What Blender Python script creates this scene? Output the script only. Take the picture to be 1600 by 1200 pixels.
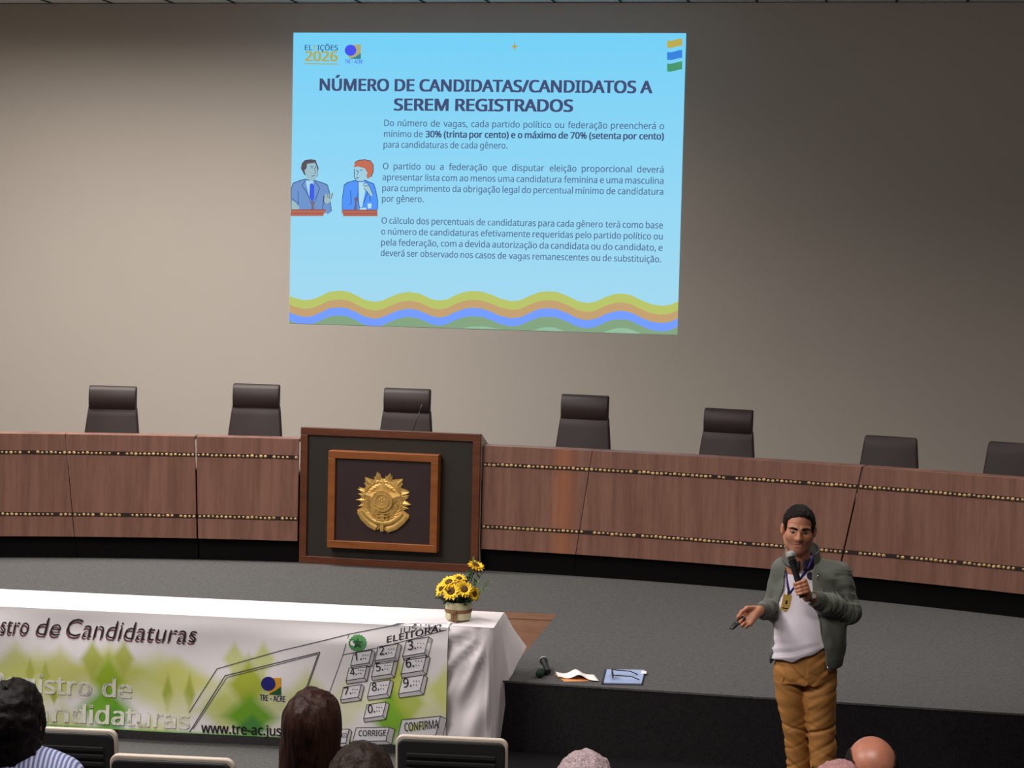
import bpy, bmesh, math, random
import numpy as np
from mathutils import Vector, Matrix

random.seed(7); rng = np.random.default_rng(7)
for _o in list(bpy.data.objects): bpy.data.objects.remove(_o)
SC = bpy.context.scene
COL = SC.collection

# ------------------------------------------------------------------ camera
FPX, YAW, ROLL, CAM_H = 2900.0, math.radians(10.15), 0.023, 3.03
PITCH = math.atan(200.0 / FPX)
FW = np.array([-math.sin(YAW) * math.cos(PITCH), math.cos(YAW) * math.cos(PITCH), -math.sin(PITCH)])
R0 = np.array([math.cos(YAW), math.sin(YAW), 0.0]); U0 = np.cross(R0, FW)
CR = math.cos(ROLL) * R0 + math.sin(ROLL) * U0
CU = -math.sin(ROLL) * R0 + math.cos(ROLL) * U0
CAMP = np.array([0.0, 0.0, CAM_H])
cd = bpy.data.cameras.new('camera'); cam = bpy.data.objects.new('camera', cd); COL.objects.link(cam)
cd.sensor_width = 36.0; cd.lens = FPX / 1600.0 * 36.0; cd.clip_end = 100
cam.matrix_world = Matrix(((CR[0], CU[0], -FW[0], 0), (CR[1], CU[1], -FW[1], 0), (CR[2], CU[2], -FW[2], CAM_H), (0, 0, 0, 1)))
SC.camera = cam

# ------------------------------------------------------------------ world, lights, exposure
W = bpy.data.worlds.new('world'); SC.world = W; W.use_nodes = True
W.node_tree.nodes['Background'].inputs[0].default_value = (0.02, 0.02, 0.022, 1)
SC.view_settings.view_transform = 'Standard'; SC.view_settings.look = 'None'
SC.view_settings.exposure = 0.0; SC.view_settings.gamma = 1.0; SC.view_settings.use_curve_mapping = False

def area(name, loc, target, sx, sy, power, col, spread=math.pi):
    l = bpy.data.lights.new(name, 'AREA'); l.shape = 'RECTANGLE'; l.size = sx; l.size_y = sy
    l.energy = power; l.color = col; l.spread = spread
    o = bpy.data.objects.new(name, l); COL.objects.link(o); o.location = loc
    o.rotation_euler = (Vector(target) - Vector(loc)).to_track_quat('-Z', 'Y').to_euler()
    return o
WARM = (1.0, 0.90, 0.80)
area('ceiling_light', (-5.4, 10.4, 5.45), (-4.6, 11.2, 0), 3.2, 0.5, 165, (1.0, 0.94, 0.90), math.radians(120))
area('ceiling_light', (-6.9, 14.5, 5.45), (-7.0, 16.3, 0.5), 6.0, 0.5, 300, (1.0, 0.95, 0.90), math.radians(135))
area('ceiling_light', (1.2, 12.2, 5.45), (0.6, 13.0, 0), 4.0, 0.5, 95, (1.0, 0.94, 0.89), math.radians(125))
area('ceiling_light', (-1.4, 4.6, 5.45), (-1.2, 5.9, 1.2), 5.0, 0.6, 85, (1.0, 0.93, 0.88), math.radians(105))
pl = bpy.data.lights.new('projector_light', 'SPOT'); pl.energy = 95; pl.color = (.62, .8, 1.0); pl.spot_size = math.radians(33); pl.spot_blend = .75; pl.shadow_soft_size = .05
po = bpy.data.objects.new('projector_light', pl); COL.objects.link(po); po.location = (-3.65, 7.5, 5.3); po.rotation_euler = (Vector((-3.65, 18.5, 4.9)) - po.location).to_track_quat('-Z', 'Y').to_euler()
area('ceiling_light', (-6.0, 6.2, 5.45), (-2.6, 10.0, 0.8), 3.6, 0.8, 225, (1.0, 0.95, 0.92), math.radians(130))

# ------------------------------------------------------------------ helpers
def ray(x, y): return FW + CR * ((x - 800) / FPX) + CU * ((600 - y) / FPX)
def on_z(x, y, z):
    d = ray(x, y); return CAMP + d * ((z - CAM_H) / d[2])
def on_y(x, y, Y):
    d = ray(x, y); return CAMP + d * (Y / d[1])
def at_depth(x, y, D): return CAMP + ray(x, y) * D

def lin(c):
    if isinstance(c, (int, float)): c = (c, c, c)
    return tuple(((v / 255) / 12.92 if v / 255 <= .04045 else ((v / 255 + .055) / 1.055) ** 2.4) for v in c) + (1,)

class NT:
    def __init__(s, name):
        s.m = bpy.data.materials.new(name); s.m.use_nodes = True; s.t = s.m.node_tree
        s.b = s.t.nodes['Principled BSDF']; s.out = s.t.nodes['Material Output']
    def n(s, typ, **kw):
        x = s.t.nodes.new(typ)
        for k, v in kw.items(): setattr(x, k, v)
        return x
    def l(s, a, b): s.t.links.new(a, b)
    def math(s, op, a, b=None, c=None, clamp=False):
        x = s.n('ShaderNodeMath', operation=op); x.use_clamp = clamp
        for i, v in enumerate((a, b, c)):
            if v is None: continue
            if isinstance(v, (int, float)): x.inputs[i].default_value = v
            else: s.l(v, x.inputs[i])
        return x.outputs[0]
    def mix(s, f, a, b):
        x = s.n('ShaderNodeMix', data_type='RGBA')
        if isinstance(f, (int, float)): x.inputs[0].default_value = f
        else: s.l(f, x.inputs[0])
        for i, v in ((6, a), (7, b)):
            if isinstance(v, tuple): x.inputs[i].default_value = v
            else: s.l(v, x.inputs[i])
        return x.outputs[2]
    def noise(s, scale, detail=3, vec=None, sc=None, rough=.55):
        tc = s.n('ShaderNodeTexCoord'); v = tc.outputs['Object'] if vec is None else vec
        if sc:
            mp = s.n('ShaderNodeMapping'); mp.inputs['Scale'].default_value = sc; s.l(v, mp.inputs[0]); v = mp.outputs[0]
        x = s.n('ShaderNodeTexNoise'); x.inputs['Scale'].default_value = scale; x.inputs['Detail'].default_value = detail
        x.inputs['Roughness'].default_value = rough; s.l(v, x.inputs['Vector']); return x.outputs[0]
    def ramp(s, f, stops):
        x = s.n('ShaderNodeValToRGB'); e = x.color_ramp.elements
        while len(e) < len(stops): e.new(.5)
        for q, (p, c) in zip(e, stops): q.position = p; q.color = c
        s.l(f, x.inputs[0]); return x.outputs[0]
    def bump(s, h, strength=.3, dist=.01):
        x = s.n('ShaderNodeBump'); x.inputs['Strength'].default_value = strength; x.inputs['Distance'].default_value = dist
        s.l(h, x.inputs['Height']); s.l(x.outputs[0], s.b.inputs['Normal'])

def mat(name, col, rough=.6, metal=0, spec=.5, var=0, vscale=8, vsc=None, bump=0, bscale=60, bsc=None, bdist=.004, sheen=0):
    t = NT(name); c = lin(col); t.b.inputs['Roughness'].default_value = rough; t.b.inputs['Metallic'].default_value = metal
    t.b.inputs['Specular IOR Level'].default_value = spec
    if sheen: t.b.inputs['Sheen Weight'].default_value = sheen
    n = t.noise(vscale, 4, sc=vsc)
    a = tuple(max(0, v * (1 - var)) for v in c[:3]) + (1,); b = tuple(min(1, v * (1 + var)) for v in c[:3]) + (1,)
    t.l(t.ramp(n, [(.3, a), (.7, b)]), t.b.inputs['Base Color'])
    if bump: t.bump(t.noise(bscale, 4, sc=bsc), bump, bdist)
    return t.m
def glow(name, col, k=1.0):
    t = NT(name); t.b.inputs['Base Color'].default_value = (0, 0, 0, 1); t.b.inputs['Roughness'].default_value = .9
    t.b.inputs['Specular IOR Level'].default_value = 0
    t.b.inputs['Emission Color'].default_value = lin(col); t.b.inputs['Emission Strength'].default_value = k
    return t.m

def wood(name, c1, c2, rough=.45, sc=(5, 5, .35), scale=3.0, spec=.4, streak=None):
    t = NT(name); n = t.noise(scale, 6, sc=sc, rough=.6); n2 = t.noise(scale * 9, 3, sc=sc)
    f = t.math('ADD', t.math('MULTIPLY', n, .75), t.math('MULTIPLY', n2, .25))
    col = t.ramp(f, [(.36, lin(c1)), (.64, lin(c2))])
    if streak:                                     # a warmer, more orange band running up the panel
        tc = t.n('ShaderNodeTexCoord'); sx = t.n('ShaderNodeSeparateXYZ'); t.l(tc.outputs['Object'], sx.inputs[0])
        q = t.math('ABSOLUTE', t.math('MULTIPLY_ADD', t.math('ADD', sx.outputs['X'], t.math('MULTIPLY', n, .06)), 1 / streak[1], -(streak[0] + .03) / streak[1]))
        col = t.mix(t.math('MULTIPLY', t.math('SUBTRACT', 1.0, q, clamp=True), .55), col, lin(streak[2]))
    t.l(col, t.b.inputs['Base Color'])
    t.b.inputs['Roughness'].default_value = rough; t.b.inputs['Specular IOR Level'].default_value = spec
    t.bump(n2, .06, .002); return t.m

class G:
    """collects vertices and faces of one mesh"""
    def __init__(s): s.v = []; s.f = []; s.mi = []; s.cur = 0
    def add(s, v, f):
        o = len(s.v); s.v += [tuple(map(float, p)) for p in v]
        for q in f: s.f.append(tuple(i + o for i in q)); s.mi.append(s.cur)
        return s
    def box(s, c, d, rz=0, taper=None):
        x, y, z = (k / 2 for k in d); v = []
        for sz in (-1, 1):
            tx, ty = (taper if taper and sz > 0 else (1, 1))
            for a, b in ((-1, -1), (1, -1), (1, 1), (-1, 1)):
                px, py = a * x * tx, b * y * ty
                v.append((c[0] + px * math.cos(rz) - py * math.sin(rz), c[1] + px * math.sin(rz) + py * math.cos(rz), c[2] + sz * z))
        return s.add(v, [(3, 2, 1, 0), (4, 5, 6, 7), (0, 1, 5, 4), (1, 2, 6, 5), (2, 3, 7, 6), (3, 0, 4, 7)])
    def loft(s, rings, cap=True, closed=True):
        n = len(rings[0]); v = [p for r in rings for p in r]; f = []
        for i in range(len(rings) - 1):
            for j in range(n if closed else n - 1):
                k = (j + 1) % n; f.append((i * n + j, i * n + k, (i + 1) * n + k, (i + 1) * n + j))
        if cap and closed:
            f.append(tuple(range(n - 1, -1, -1))); f.append(tuple(range((len(rings) - 1) * n, len(rings) * n)))
        return s.add(v, f)
    def tube(s, pts, r, n=10, cap=True):
        pts = [np.array(p, float) for p in pts]; rs = r if hasattr(r, '__len__') else [r] * len(pts); rings = []
        up = None
        for i, p in enumerate(pts):
            t = pts[min(i + 1, len(pts) - 1)] - pts[max(i - 1, 0)]; t /= np.linalg.norm(t) + 1e-12
            if up is None:
                up = np.array([0, 0, 1.]) if abs(t[2]) < .9 else np.array([1., 0, 0])
            a = np.cross(t, up); a /= np.linalg.norm(a) + 1e-12; b = np.cross(a, t); up = b
            rings.append([p + rs[i] * (math.cos(2 * math.pi * k / n) * a + math.sin(2 * math.pi * k / n) * b) for k in range(n)])
        return s.loft(rings, cap)
    def lathe(s, prof, n=24, c=(0, 0, 0)):
        rings = [[(c[0] + r * math.cos(2 * math.pi * k / n), c[1] + r * math.sin(2 * math.pi * k / n), c[2] + z) for k in range(n)] for r, z in prof]
        return s.loft(rings)
    def prism(s, poly, fn, t0, t1):
        """extrude a 2D outline; fn(u, v, t) gives the 3D point"""
        n = len(poly); v = [fn(a, b, t0) for a, b in poly] + [fn(a, b, t1) for a, b in poly]
        f = [tuple(range(n)), tuple(range(2 * n - 1, n - 1, -1))]
        for i in range(n): j = (i + 1) % n; f.append((i, i + n, j + n, j))
        return s.add(v, f)
    def ball(s, c, r, nu=12, nv=8):
        rr = r if hasattr(r, '__len__') else (r, r, r); rings = []
        for i in range(nv + 1):
            a = math.pi * i / nv; q = max(math.sin(a), 1e-3)
            rings.append([(c[0] + rr[0] * q * math.cos(2 * math.pi * k / nu), c[1] + rr[1] * q * math.sin(2 * math.pi * k / nu), c[2] - rr[2] * math.cos(a)) for k in range(nu)])
        return s.loft(rings)
    def grid(s, fn, us, vs):
        v = [fn(a, b) for b in vs for a in us]; n = len(us)
        return s.add(v, [(j * n + i, j * n + i + 1, (j + 1) * n + i + 1, (j + 1) * n + i) for j in range(len(vs) - 1) for i in range(n - 1)])

def obj(name, g, m, parent=None, smooth=False, bevel=0, seg=2, fix=True, solid=0, auto=False):
    if isinstance(g, tuple): gg = G(); gg.add(*g); g = gg
    me = bpy.data.meshes.new(name); me.from_pydata(g.v, [], g.f)
    ms = m if isinstance(m, (list, tuple)) else [m]
    for k in ms: me.materials.append(k)
    if len(ms) > 1: me.polygons.foreach_set('material_index', g.mi)
    if fix:
        b = bmesh.new(); b.from_mesh(me); bmesh.ops.recalc_face_normals(b, faces=b.faces); b.to_mesh(me); b.free()
    if smooth or auto: me.polygons.foreach_set('use_smooth', [True] * len(me.polygons))
    if auto: me.set_sharp_from_angle(angle=math.radians(40))
    me.update()
    o = bpy.data.objects.new(name, me); COL.objects.link(o)
    if parent: o.parent = parent
    if bevel:
        q = o.modifiers.new('bevel', 'BEVEL'); q.width = bevel; q.segments = seg; q.limit_method = 'ANGLE'; q.angle_limit = math.radians(35)
    if solid:
        q = o.modifiers.new('solidify', 'SOLIDIFY'); q.thickness = solid; q.offset = 0
    return o
def thing(name, label, cat, loc=(0, 0, 0), rz=0, group=None):
    o = bpy.data.objects.new(name, None); COL.objects.link(o); o.empty_display_size = .1
    o.location = tuple(map(float, loc)); o.rotation_euler = (0, 0, rz)
    return tag(o, label, cat, group)
def tag(o, label, cat, group=None):
    o['label'] = label; o['category'] = cat
    if group: o['group'] = group
    return o
def struct(o, label=None):
    o['kind'] = 'structure'
    if label: o['label'] = label
    return o
def dup(root, loc=None, rz=None, label=None):
    r = root.copy(); COL.objects.link(r)
    if loc is not None: r.location = tuple(map(float, loc))
    if rz is not None: r.rotation_euler = (0, 0, rz)
    if label: r['label'] = label
    for ch in list(root.children):
        c = ch.copy(); COL.objects.link(c); c.parent = r
        for g in list(ch.children):
            d = g.copy(); COL.objects.link(d); d.parent = c
    return r

_txt = {}
try: SANS = bpy.data.fonts.load(bpy.utils.system_resource('DATAFILES', path='fonts') + '/NotoSansHebrew-Regular.woff2')
except Exception: SANS = None
FONT = [SANS]
def glyphs(s, bold=0.0, shear=0.0):
    """outline of a piece of writing as (verts2d, faces, width) at size 1; heavier writing is struck several times"""
    key = (s, bold, shear, FONT[0] is None)
    if key in _txt: return _txt[key]
    c = bpy.data.curves.new('writing', 'FONT'); c.body = s; c.size = 1; c.shear = shear; c.resolution_u = 3
    if FONT[0]: c.font = FONT[0]
    if bold < 0: c.offset = bold
    o = bpy.data.objects.new('writing', c); COL.objects.link(o)
    bpy.context.view_layer.update(); dg = bpy.context.evaluated_depsgraph_get()
    me = bpy.data.meshes.new_from_object(o.evaluated_get(dg))
    v = [(p.co.x, p.co.y) for p in me.vertices]; f = [tuple(p.vertices) for p in me.polygons]
    bpy.data.objects.remove(o); bpy.data.curves.remove(c); bpy.data.meshes.remove(me)
    if bold > 0:
        n = len(v); V = []; Fc = []
        for i, (dx, dy) in enumerate(((-1, -.35), (-1, .35), (0, -.35), (0, .35), (1, -.35), (1, .35))):
            V += [(a + dx * bold, b + dy * bold) for a, b in v]; Fc += [tuple(q + i * n for q in k) for k in f]
        v, f = V, Fc
    x0 = min(p[0] for p in v); x1 = max(p[0] for p in v)
    _txt[key] = ([(a - x0, b) for a, b in v], f, x1 - x0); return _txt[key]
def cap_h(): return max(p[1] for p in glyphs('H')[0])
def write(g, s, pl, pr, cap, fn, t, bold=0, shear=0):
    """write s from pl to pr (plane coordinates), capitals cap high; fn(u, v, t) -> 3D"""
    v, f, w = glyphs(s, bold, shear)
    pl = np.array(pl, float); pr = np.array(pr, float); d = pr - pl; L = np.hypot(*d); d /= L; n = np.array([-d[1], d[0]])
    sx = L / w; sy = cap / cap_h()
    g.add([fn(*(pl + d * a * sx + n * b * sy), t) for a, b in v], f)
def write_line(g, words, pl, pr, cap, fn, t, sxr=1.0, justify=True):
    """words: list of (text, bold); justified between pl and pr"""
    sy = cap / cap_h(); sx = sy * sxr; pl = np.array(pl, float); pr = np.array(pr, float)
    ws = [glyphs(a, b)[2] * sx for a, b in words]; L = np.hypot(*(pr - pl)); d = (pr - pl) / L
    gap = (L - sum(ws)) / (len(words) - 1) if justify else .27 * sx
    if gap < .2 * sx and justify:
        k = (L - .24 * sx * (len(words) - 1)) / sum(ws); ws = [w * k for w in ws]; sx *= k; gap = (L - sum(ws)) / (len(words) - 1)
    x = 0
    for (a, b), w in zip(words, ws):
        p = pl + d * x; write(g, a, p, p + d * w, cap, fn, t, b); x += w + gap

# ------------------------------------------------------------------ materials
M = {}
M['wall'] = mat('beige_wall_paint', (179, 170, 160), .75, var=.02, vscale=.6, bump=.05, bscale=90, bdist=.001, spec=.25)
M['ceiling'] = mat('ceiling_tile', (236, 238, 236), .8, var=.03)
M['joint'] = mat('ceiling_joint', (70, 68, 66), .9)
def carpet(name, c, var):
    t = NT(name); n = t.noise(62, 5, rough=.8); n2 = t.noise(28, 4, rough=.7)
    f = t.math('ADD', t.math('MULTIPLY', n, .7), t.math('MULTIPLY', n2, .3))
    a = tuple(v * (1 - var) for v in lin(c)[:3]) + (1,); b = tuple(v * (1 + var) for v in lin(c)[:3]) + (1,)
    t.l(t.ramp(f, [(.34, a), (.66, b)]), t.b.inputs['Base Color'])
    t.b.inputs['Roughness'].default_value = .95; t.b.inputs['Specular IOR Level'].default_value = .1
    t.bump(n, .7, .012); return t.m
M['carpet'] = carpet('grey_carpet', (92, 91, 90), .34)
M['darkfloor'] = carpet('darker_floor_area', (24, 23, 24), .5)
M['darkcarpet'] = carpet('black_carpet', (40, 38, 39), .5)
M['bench'] = wood('reddish_veneer', (116, 79, 66), (142, 102, 87), .42)
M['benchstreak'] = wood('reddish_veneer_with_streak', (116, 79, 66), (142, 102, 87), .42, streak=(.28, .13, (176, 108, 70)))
M['benchtop'] = wood('reddish_veneer_top', (104, 68, 58), (150, 108, 96), .38, sc=(1, 1, 1))
M['kick'] = mat('black_kickboard', (7, 6, 6), .7, spec=.1)
M['groove'] = mat('dark_groove', (38, 22, 16), .8)
M['seed'] = mat('golden_seed', (196, 158, 108), .35, var=.45, vscale=25)
M['podwood'] = wood('podium_wood', (84, 44, 26), (108, 60, 36), .4, sc=(.6, 5, 5))
M['podframe'] = wood('emblem_frame_wood', (124, 68, 32), (150, 88, 42), .35, sc=(.6, 5, 5))
M['podpanel'] = mat('podium_dark_panel', (40, 34, 26), .5, var=.1)
M['podinner'] = mat('podium_inner_panel', (50, 33, 33), .45, var=.1)
M['podside'] = mat('podium_side', (182, 166, 154), .6)
M['gold'] = mat('gold_metal', (214, 172, 96), .45, metal=.55, var=.15, vscale=30, bump=.25, bscale=120, bdist=.002)
M['leather'] = mat('brown_black_leather', (45, 34, 32), .5, spec=.35, var=.1, bump=.1, bscale=150, bdist=.001)
M['chrome'] = mat('chrome', (190, 190, 190), .2, metal=1)
M['black'] = mat('black_plastic', (24, 24, 25), .45)
M['cloth'] = mat('white_tablecloth', (222, 214, 216), .85, spec=.2, bump=.06, bscale=200, bdist=.001)
M['recess'] = wood('brown_step_panel', (150, 108, 84), (172, 130, 104), .55, sc=(.5, 4, 4))
M['tablewood'] = wood('table_wood', (120, 84, 56), (150, 108, 76), .5, sc=(.5, 4, 4))

# ------------------------------------------------------------------ the setting
XL, XR, YB, YF, ZC, STAGE = -10.5, 5.5, 18.5, -3.0, 5.555, 0.43
g = G(); g.box(((XL + XR) / 2, (YB + YF) / 2, -.05), (XR - XL, YB - YF, .1)); g.cur = 1; g.box(((-1.98 + XR) / 2, 9.6, .001), (XR + 1.98, 3.0, .004))  # thin slab before the stage, coloured darker than the rest of the floor
struct(obj('floor', g, [M['carpet'], M['darkfloor']]))
struct(obj('wall_back', G().box(((XL + XR) / 2, YB + .1, ZC / 2), (XR - XL + .4, .2, ZC)), M['wall']))
struct(obj('wall_left', G().box((XL - .1, (YB + YF) / 2, ZC / 2), (.2, YB - YF, ZC)), M['wall']))
struct(obj('wall_right', G().box((XR + .1, (YB + YF) / 2, ZC / 2), (.2, YB - YF, ZC)), M['wall']))
struct(obj('wall_front', G().box(((XL + XR) / 2, YF - .1, ZC / 2), (XR - XL + .4, .2, ZC)), M['wall']))
# ceiling of square tiles with dark joints
g = G(); g.box(((XL + XR) / 2, (YB + YF) / 2, ZC + .06), (XR - XL, YB - YF, .1)); g.cur = 1
for i in range(24): g.box((XL + .2 + i * .667, (YB + YF) / 2, ZC + .006), (.02, YB - YF, .012))
for i in range(32): g.box(((XL + XR) / 2, YF + .3 + i * .667, ZC + .006), (XR - XL, .02, .012))
struct(obj('ceiling', g, [M['ceiling'], M['joint']]))
# raked seating floor
def tier_y(x, k): return 7.2 + .16 * (x + 2.5) - .88 * k
g = G()
for k in range(9):
    z1 = .13 * (k + 1); y0l, y0r = tier_y(XL, k), tier_y(XR, k)
    y1l, y1r = (tier_y(XL, k + 1), tier_y(XR, k + 1)) if k < 8 else (YF, YF)
    if k == 8: y1l = y1r = YF
    v = [(XL, max(y1l, YF), 0), (XR, max(y1r, YF), 0), (XR, max(y0r, YF), 0), (XL, max(y0l, YF), 0)]
    g.add(v + [(a, b, z1) for a, b, c in v], [(3, 2, 1, 0), (4, 5, 6, 7), (0, 1, 5, 4), (1, 2, 6, 5), (2, 3, 7, 6), (3, 0, 4, 7)])
struct(obj('floor_seating_tiers', g, M['carpet']))
# stage platform with a recess on the left where the table stands
SX, SY0, SY1 = -2.0, 11.06, 13.26; SYL = SY1 - .068 * (SX - XL); SA = math.atan(.068)
BOXF = [(3, 2, 1, 0), (4, 5, 6, 7), (0, 1, 5, 4), (1, 2, 6, 5), (2, 3, 7, 6), (3, 0, 4, 7)]
g = G(); e = .03
g.box(((SX + XR) / 2, (SY0 + YB) / 2, STAGE - .006), (XR - SX, YB - SY0, .012))
g.add([(XL, SYL, STAGE - .04), (SX, SY1, STAGE - .04), (SX, YB, STAGE - .04), (XL, YB, STAGE - .04), (XL, SYL, STAGE), (SX, SY1, STAGE), (SX, YB, STAGE), (XL, YB, STAGE)], BOXF)
g.cur = 1
g.box(((SX + XR) / 2, SY0 + .06, (STAGE - .012) / 2), (XR - SX, .112, STAGE - .012))
g.box((SX + .06, (SY0 + SY1) / 2 + .1, (STAGE - .012) / 2), (.1, SY1 - SY0, STAGE - .012))
g.cur = 2
g.box(((XL + SX) / 2, (SY1 + SYL) / 2 + .05, (STAGE - .04) / 2), (SX - XL, .1, STAGE - .04), SA)
g.box(((XL + SX) / 2, (SY1 + SYL) / 2 + .048, STAGE - .024), (SX - XL, .104, .044), SA)
struct(obj('floor_stage', g, [M['carpet'], M['darkcarpet'], M['recess']]))

# ------------------------------------------------------------------ projected slide on the back wall
SL = dict(x0=-5.668, x1=-1.648, z0=2.283, z1=5.260)
def sp(x, y):
    p = on_y(x, y, YB); return (p[0], p[2])
t = NT('slide_sky_blue'); tc = t.n('ShaderNodeTexCoord'); sx = t.n('ShaderNodeSeparateXYZ'); t.l(tc.outputs['Generated'], sx.inputs[0])
cr = t.ramp(sx.outputs['Z'], [(0, lin((166, 218, 240))), (.45, lin((150, 216, 245))), (1, lin((117, 209, 247)))])
t.b.inputs['Base Color'].default_value = (0, 0, 0, 1); t.b.inputs['Specular IOR Level'].default_value = 0
t.l(cr, t.b.inputs['Emission Color']); t.b.inputs['Emission Strength'].default_value = 1.0
M['slide'] = t.m
cx = (SL['x0'] + SL['x1']) / 2
slide = thing('projected_slide', 'light blue projected slide with dark Portuguese text glowing on the back wall', 'projection', (cx, YB, SL['z0']))
def sfn(u, v, t): return (u - cx, -.004 - t, v - SL['z0'])
obj('slide_background', G().prism([(SL['x0'], SL['z0']), (SL['x1'], SL['z0']), (SL['x1'], SL['z1']), (SL['x0'], SL['z1'])], sfn, -.003, 0), M['slide'], slide)
TXT = glow('slide_title_ink', (70, 80, 118)); TX2 = glow('slide_text_ink', (88, 112, 148)); TXB = glow('slide_bold_ink', (68, 84, 122))
g = G()
write(g, 'NÚMERO DE CANDIDATAS/CANDIDATOS A', sp(499.5, 141.3), sp(1019.5, 145.6), .118, sfn, .003, .034)
obj('title_line', g, TXT, slide, fix=False); g = G()
write(g, 'SEREM REGISTRADOS', sp(615.5, 172.5), sp(895.5, 174.6), .118, sfn, .003, .034)
obj('title_line', g, TXT, slide, fix=False)
def W_(s, b=.010): return [(w, b) for w in s.split(' ')]
CAPT = .064
def para(lines):
    for words, l, r, just in lines:
        g = G(); write_line(g, words, sp(*l), sp(*r), CAPT, sfn, .003, .95, just); obj('text_line', g, TX2, slide, fix=False)
para([(W_('Do número de vagas, cada partido político ou federação preencherá o'), (600.5, 197), (1037.5, 202), True),
      (W_('para candidaturas de cada gênero.'), (599.5, 230.8), (793, 232.4), True),
      (W_('mínimo de'), (600, 214), (660.5, 214.5), True)])
g = G(); write_line(g, W_('30% (trinta por cento) e o máximo de 70% (setenta por cento)', .028), sp(665, 214.5), sp(1037.5, 218), CAPT, sfn, .003, .95)
obj('bold_text_line', g, TXB, slide, fix=False)
para([(W_('O partido ou a federação que disputar eleição proporcional deverá'), (598.5, 264.4), (1037, 270), True),
      (W_('apresentar lista com ao menos uma candidatura feminina e uma masculina'), (597.8, 281.6), (1036.7, 287.5), True),
      (W_('para cumprimento da obrigação legal do percentual mínimo de candidatura'), (597.4, 298.6), (1036.4, 304.5), True),
      (W_('por gênero.'), (597, 315.2), (662, 316), True)])
para([(W_('O cálculo dos percentuais de candidaturas para cada gênero terá como base'), (596.4, 349.4), (1036, 357), True),
      (W_('o número de candidaturas efetivamente requeridas pelo partido político ou'), (596, 366.4), (1035.6, 374.3), True),
      (W_('pela federação, com a devida autorização da candidata ou do candidato, e'), (595.6, 383.4), (1035.3, 392), True),
      (W_('deverá ser observado nos casos de vagas remanescentes ou de substituição.'), (595, 400), (1033, 410), True)])
def spoly(g, pts, t, ox=0, oy=0, s=1.0):
    g.prism([sp(ox + a / s, oy + b / s) for a, b in pts], sfn, t - .001, t)
# wavy bands along the bottom
top = [(450, 462), (462, 466), (476, 469), (488, 468), (500, 463), (514, 456), (530, 454), (545, 456), (556, 461), (570, 468.5), (585, 471.5),
       (597, 470), (610, 464), (625, 458), (640, 456), (655, 458.5), (666, 463.5), (676, 468), (686, 469.5), (698, 468), (712, 461), (726, 456), (738, 454.5),
       (752, 455.5), (766, 459.5), (782, 466.5), (798, 470.5), (812, 469.5), (826, 463), (842, 456.5), (856, 455), (872, 456.5), (888, 463), (904, 471),
       (918, 473.5), (932, 471), (946, 464), (960, 459.5), (972, 458.6), (986, 461), (1002, 469), (1018, 475.5), (1034, 478), (1048, 476), (1063, 470.5)]
tw = [sp(*p) for p in top]; tw[0] = (SL['x0'], tw[0][1]); tw[-1] = (SL['x1'], tw[-1][1])
from bisect import bisect
def crv(x):
    x = min(max(x, tw[0][0]), tw[-1][0] - 1e-6); i = max(0, bisect([p[0] for p in tw], x) - 1); i = min(i, len(tw) - 2)
    a, b = tw[i], tw[i + 1]; q = (x - a[0]) / (b[0] - a[0]); q2 = q
    return a[1] + (b[1] - a[1]) * q2
xs = list(np.linspace(SL['x0'], SL['x1'], 160)); PXM = 151.3
for nm, d0, d1, c in (('olive_wave', 0, 14, (186, 198, 108)), ('tan_wave', 13.5, 26.5, (196, 162, 116)), ('blue_wave', 26, 39, (118, 158, 255)), ('green_wave', 38.5, 99, (134, 166, 130))):
    g = G(); lo = []; hi = []
    for x in xs:
        z = crv(x); hi.append(max(SL['z0'], z - d0 / PXM)); lo.append(max(SL['z0'], z - d1 / PXM))
    v = [sfn(x, a, .002) for x, a in zip(xs, lo)] + [sfn(x, a, .002) for x, a in zip(xs, hi)]; n = len(xs)
    g.add(v, [(i, i + 1, n + i + 1, n + i) for i in range(n - 1)])
    obj(nm, g, glow(nm + '_light', c), slide, fix=False)
g = G()
for x0, x1, h in ((720, 782, 4), (832, 884, 6), (942, 1002, 8)):
    pts = []
    for i in range(13):
        q = i / 12; X, _ = sp(x0 + (x1 - x0) * q, 512); pts.append((X, SL['z0'] + h / PXM * math.sin(math.pi * q)))
    g.prism(pts + [], sfn, .003, .004)
obj('pale_wave_crest', g, glow('pale_crest_light', (150, 190, 160)), slide)
# logo, star and flag at the top
g = G(); write(g, 'EL', sp(476.5, 78.5), sp(488.5, 78.5), .052, sfn, .003, .02); write(g, 'IÇÕES', sp(496, 78.5), sp(528.5, 78.9), .052, sfn, .003, .02)
obj('logo_text', g, glow('logo_dark', (64, 104, 150)), slide, fix=False)
g = G(); 
for i, k in enumerate((74, 76.5)): spoly(g, [(490, k - 1), (494, k - 1), (494, k + .3), (490, k + .3)], .003)
spoly(g, [(489.5, 71), (494.5, 71), (494.5, 72.4), (489.5, 72.4)], .003)
write(g, '2026', sp(476.5, 95.3), sp(528, 95.8), .098, sfn, .003, .03)
spoly(g, [(475, 99), (529, 99.6), (529, 101), (475, 100.4)], .003)
obj('logo_year', g, glow('logo_gold', (176, 172, 92)), slide, fix=False)
g = G(); write(g, 'TRE – ACRE', sp(539, 99.2), sp(567, 99.5), .038, sfn, .003, .01); spoly(g, [(540 + 8.5 + 9.0 * math.cos(a) * 1.0 - 0.5, 78.7 + 8.7 * math.sin(a)) for a in np.linspace(0, 2 * math.pi, 25)[:-1]], .004)
obj('court_logo', g, glow('logo_blue', (72, 84, 240)), slide, fix=False)
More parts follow.
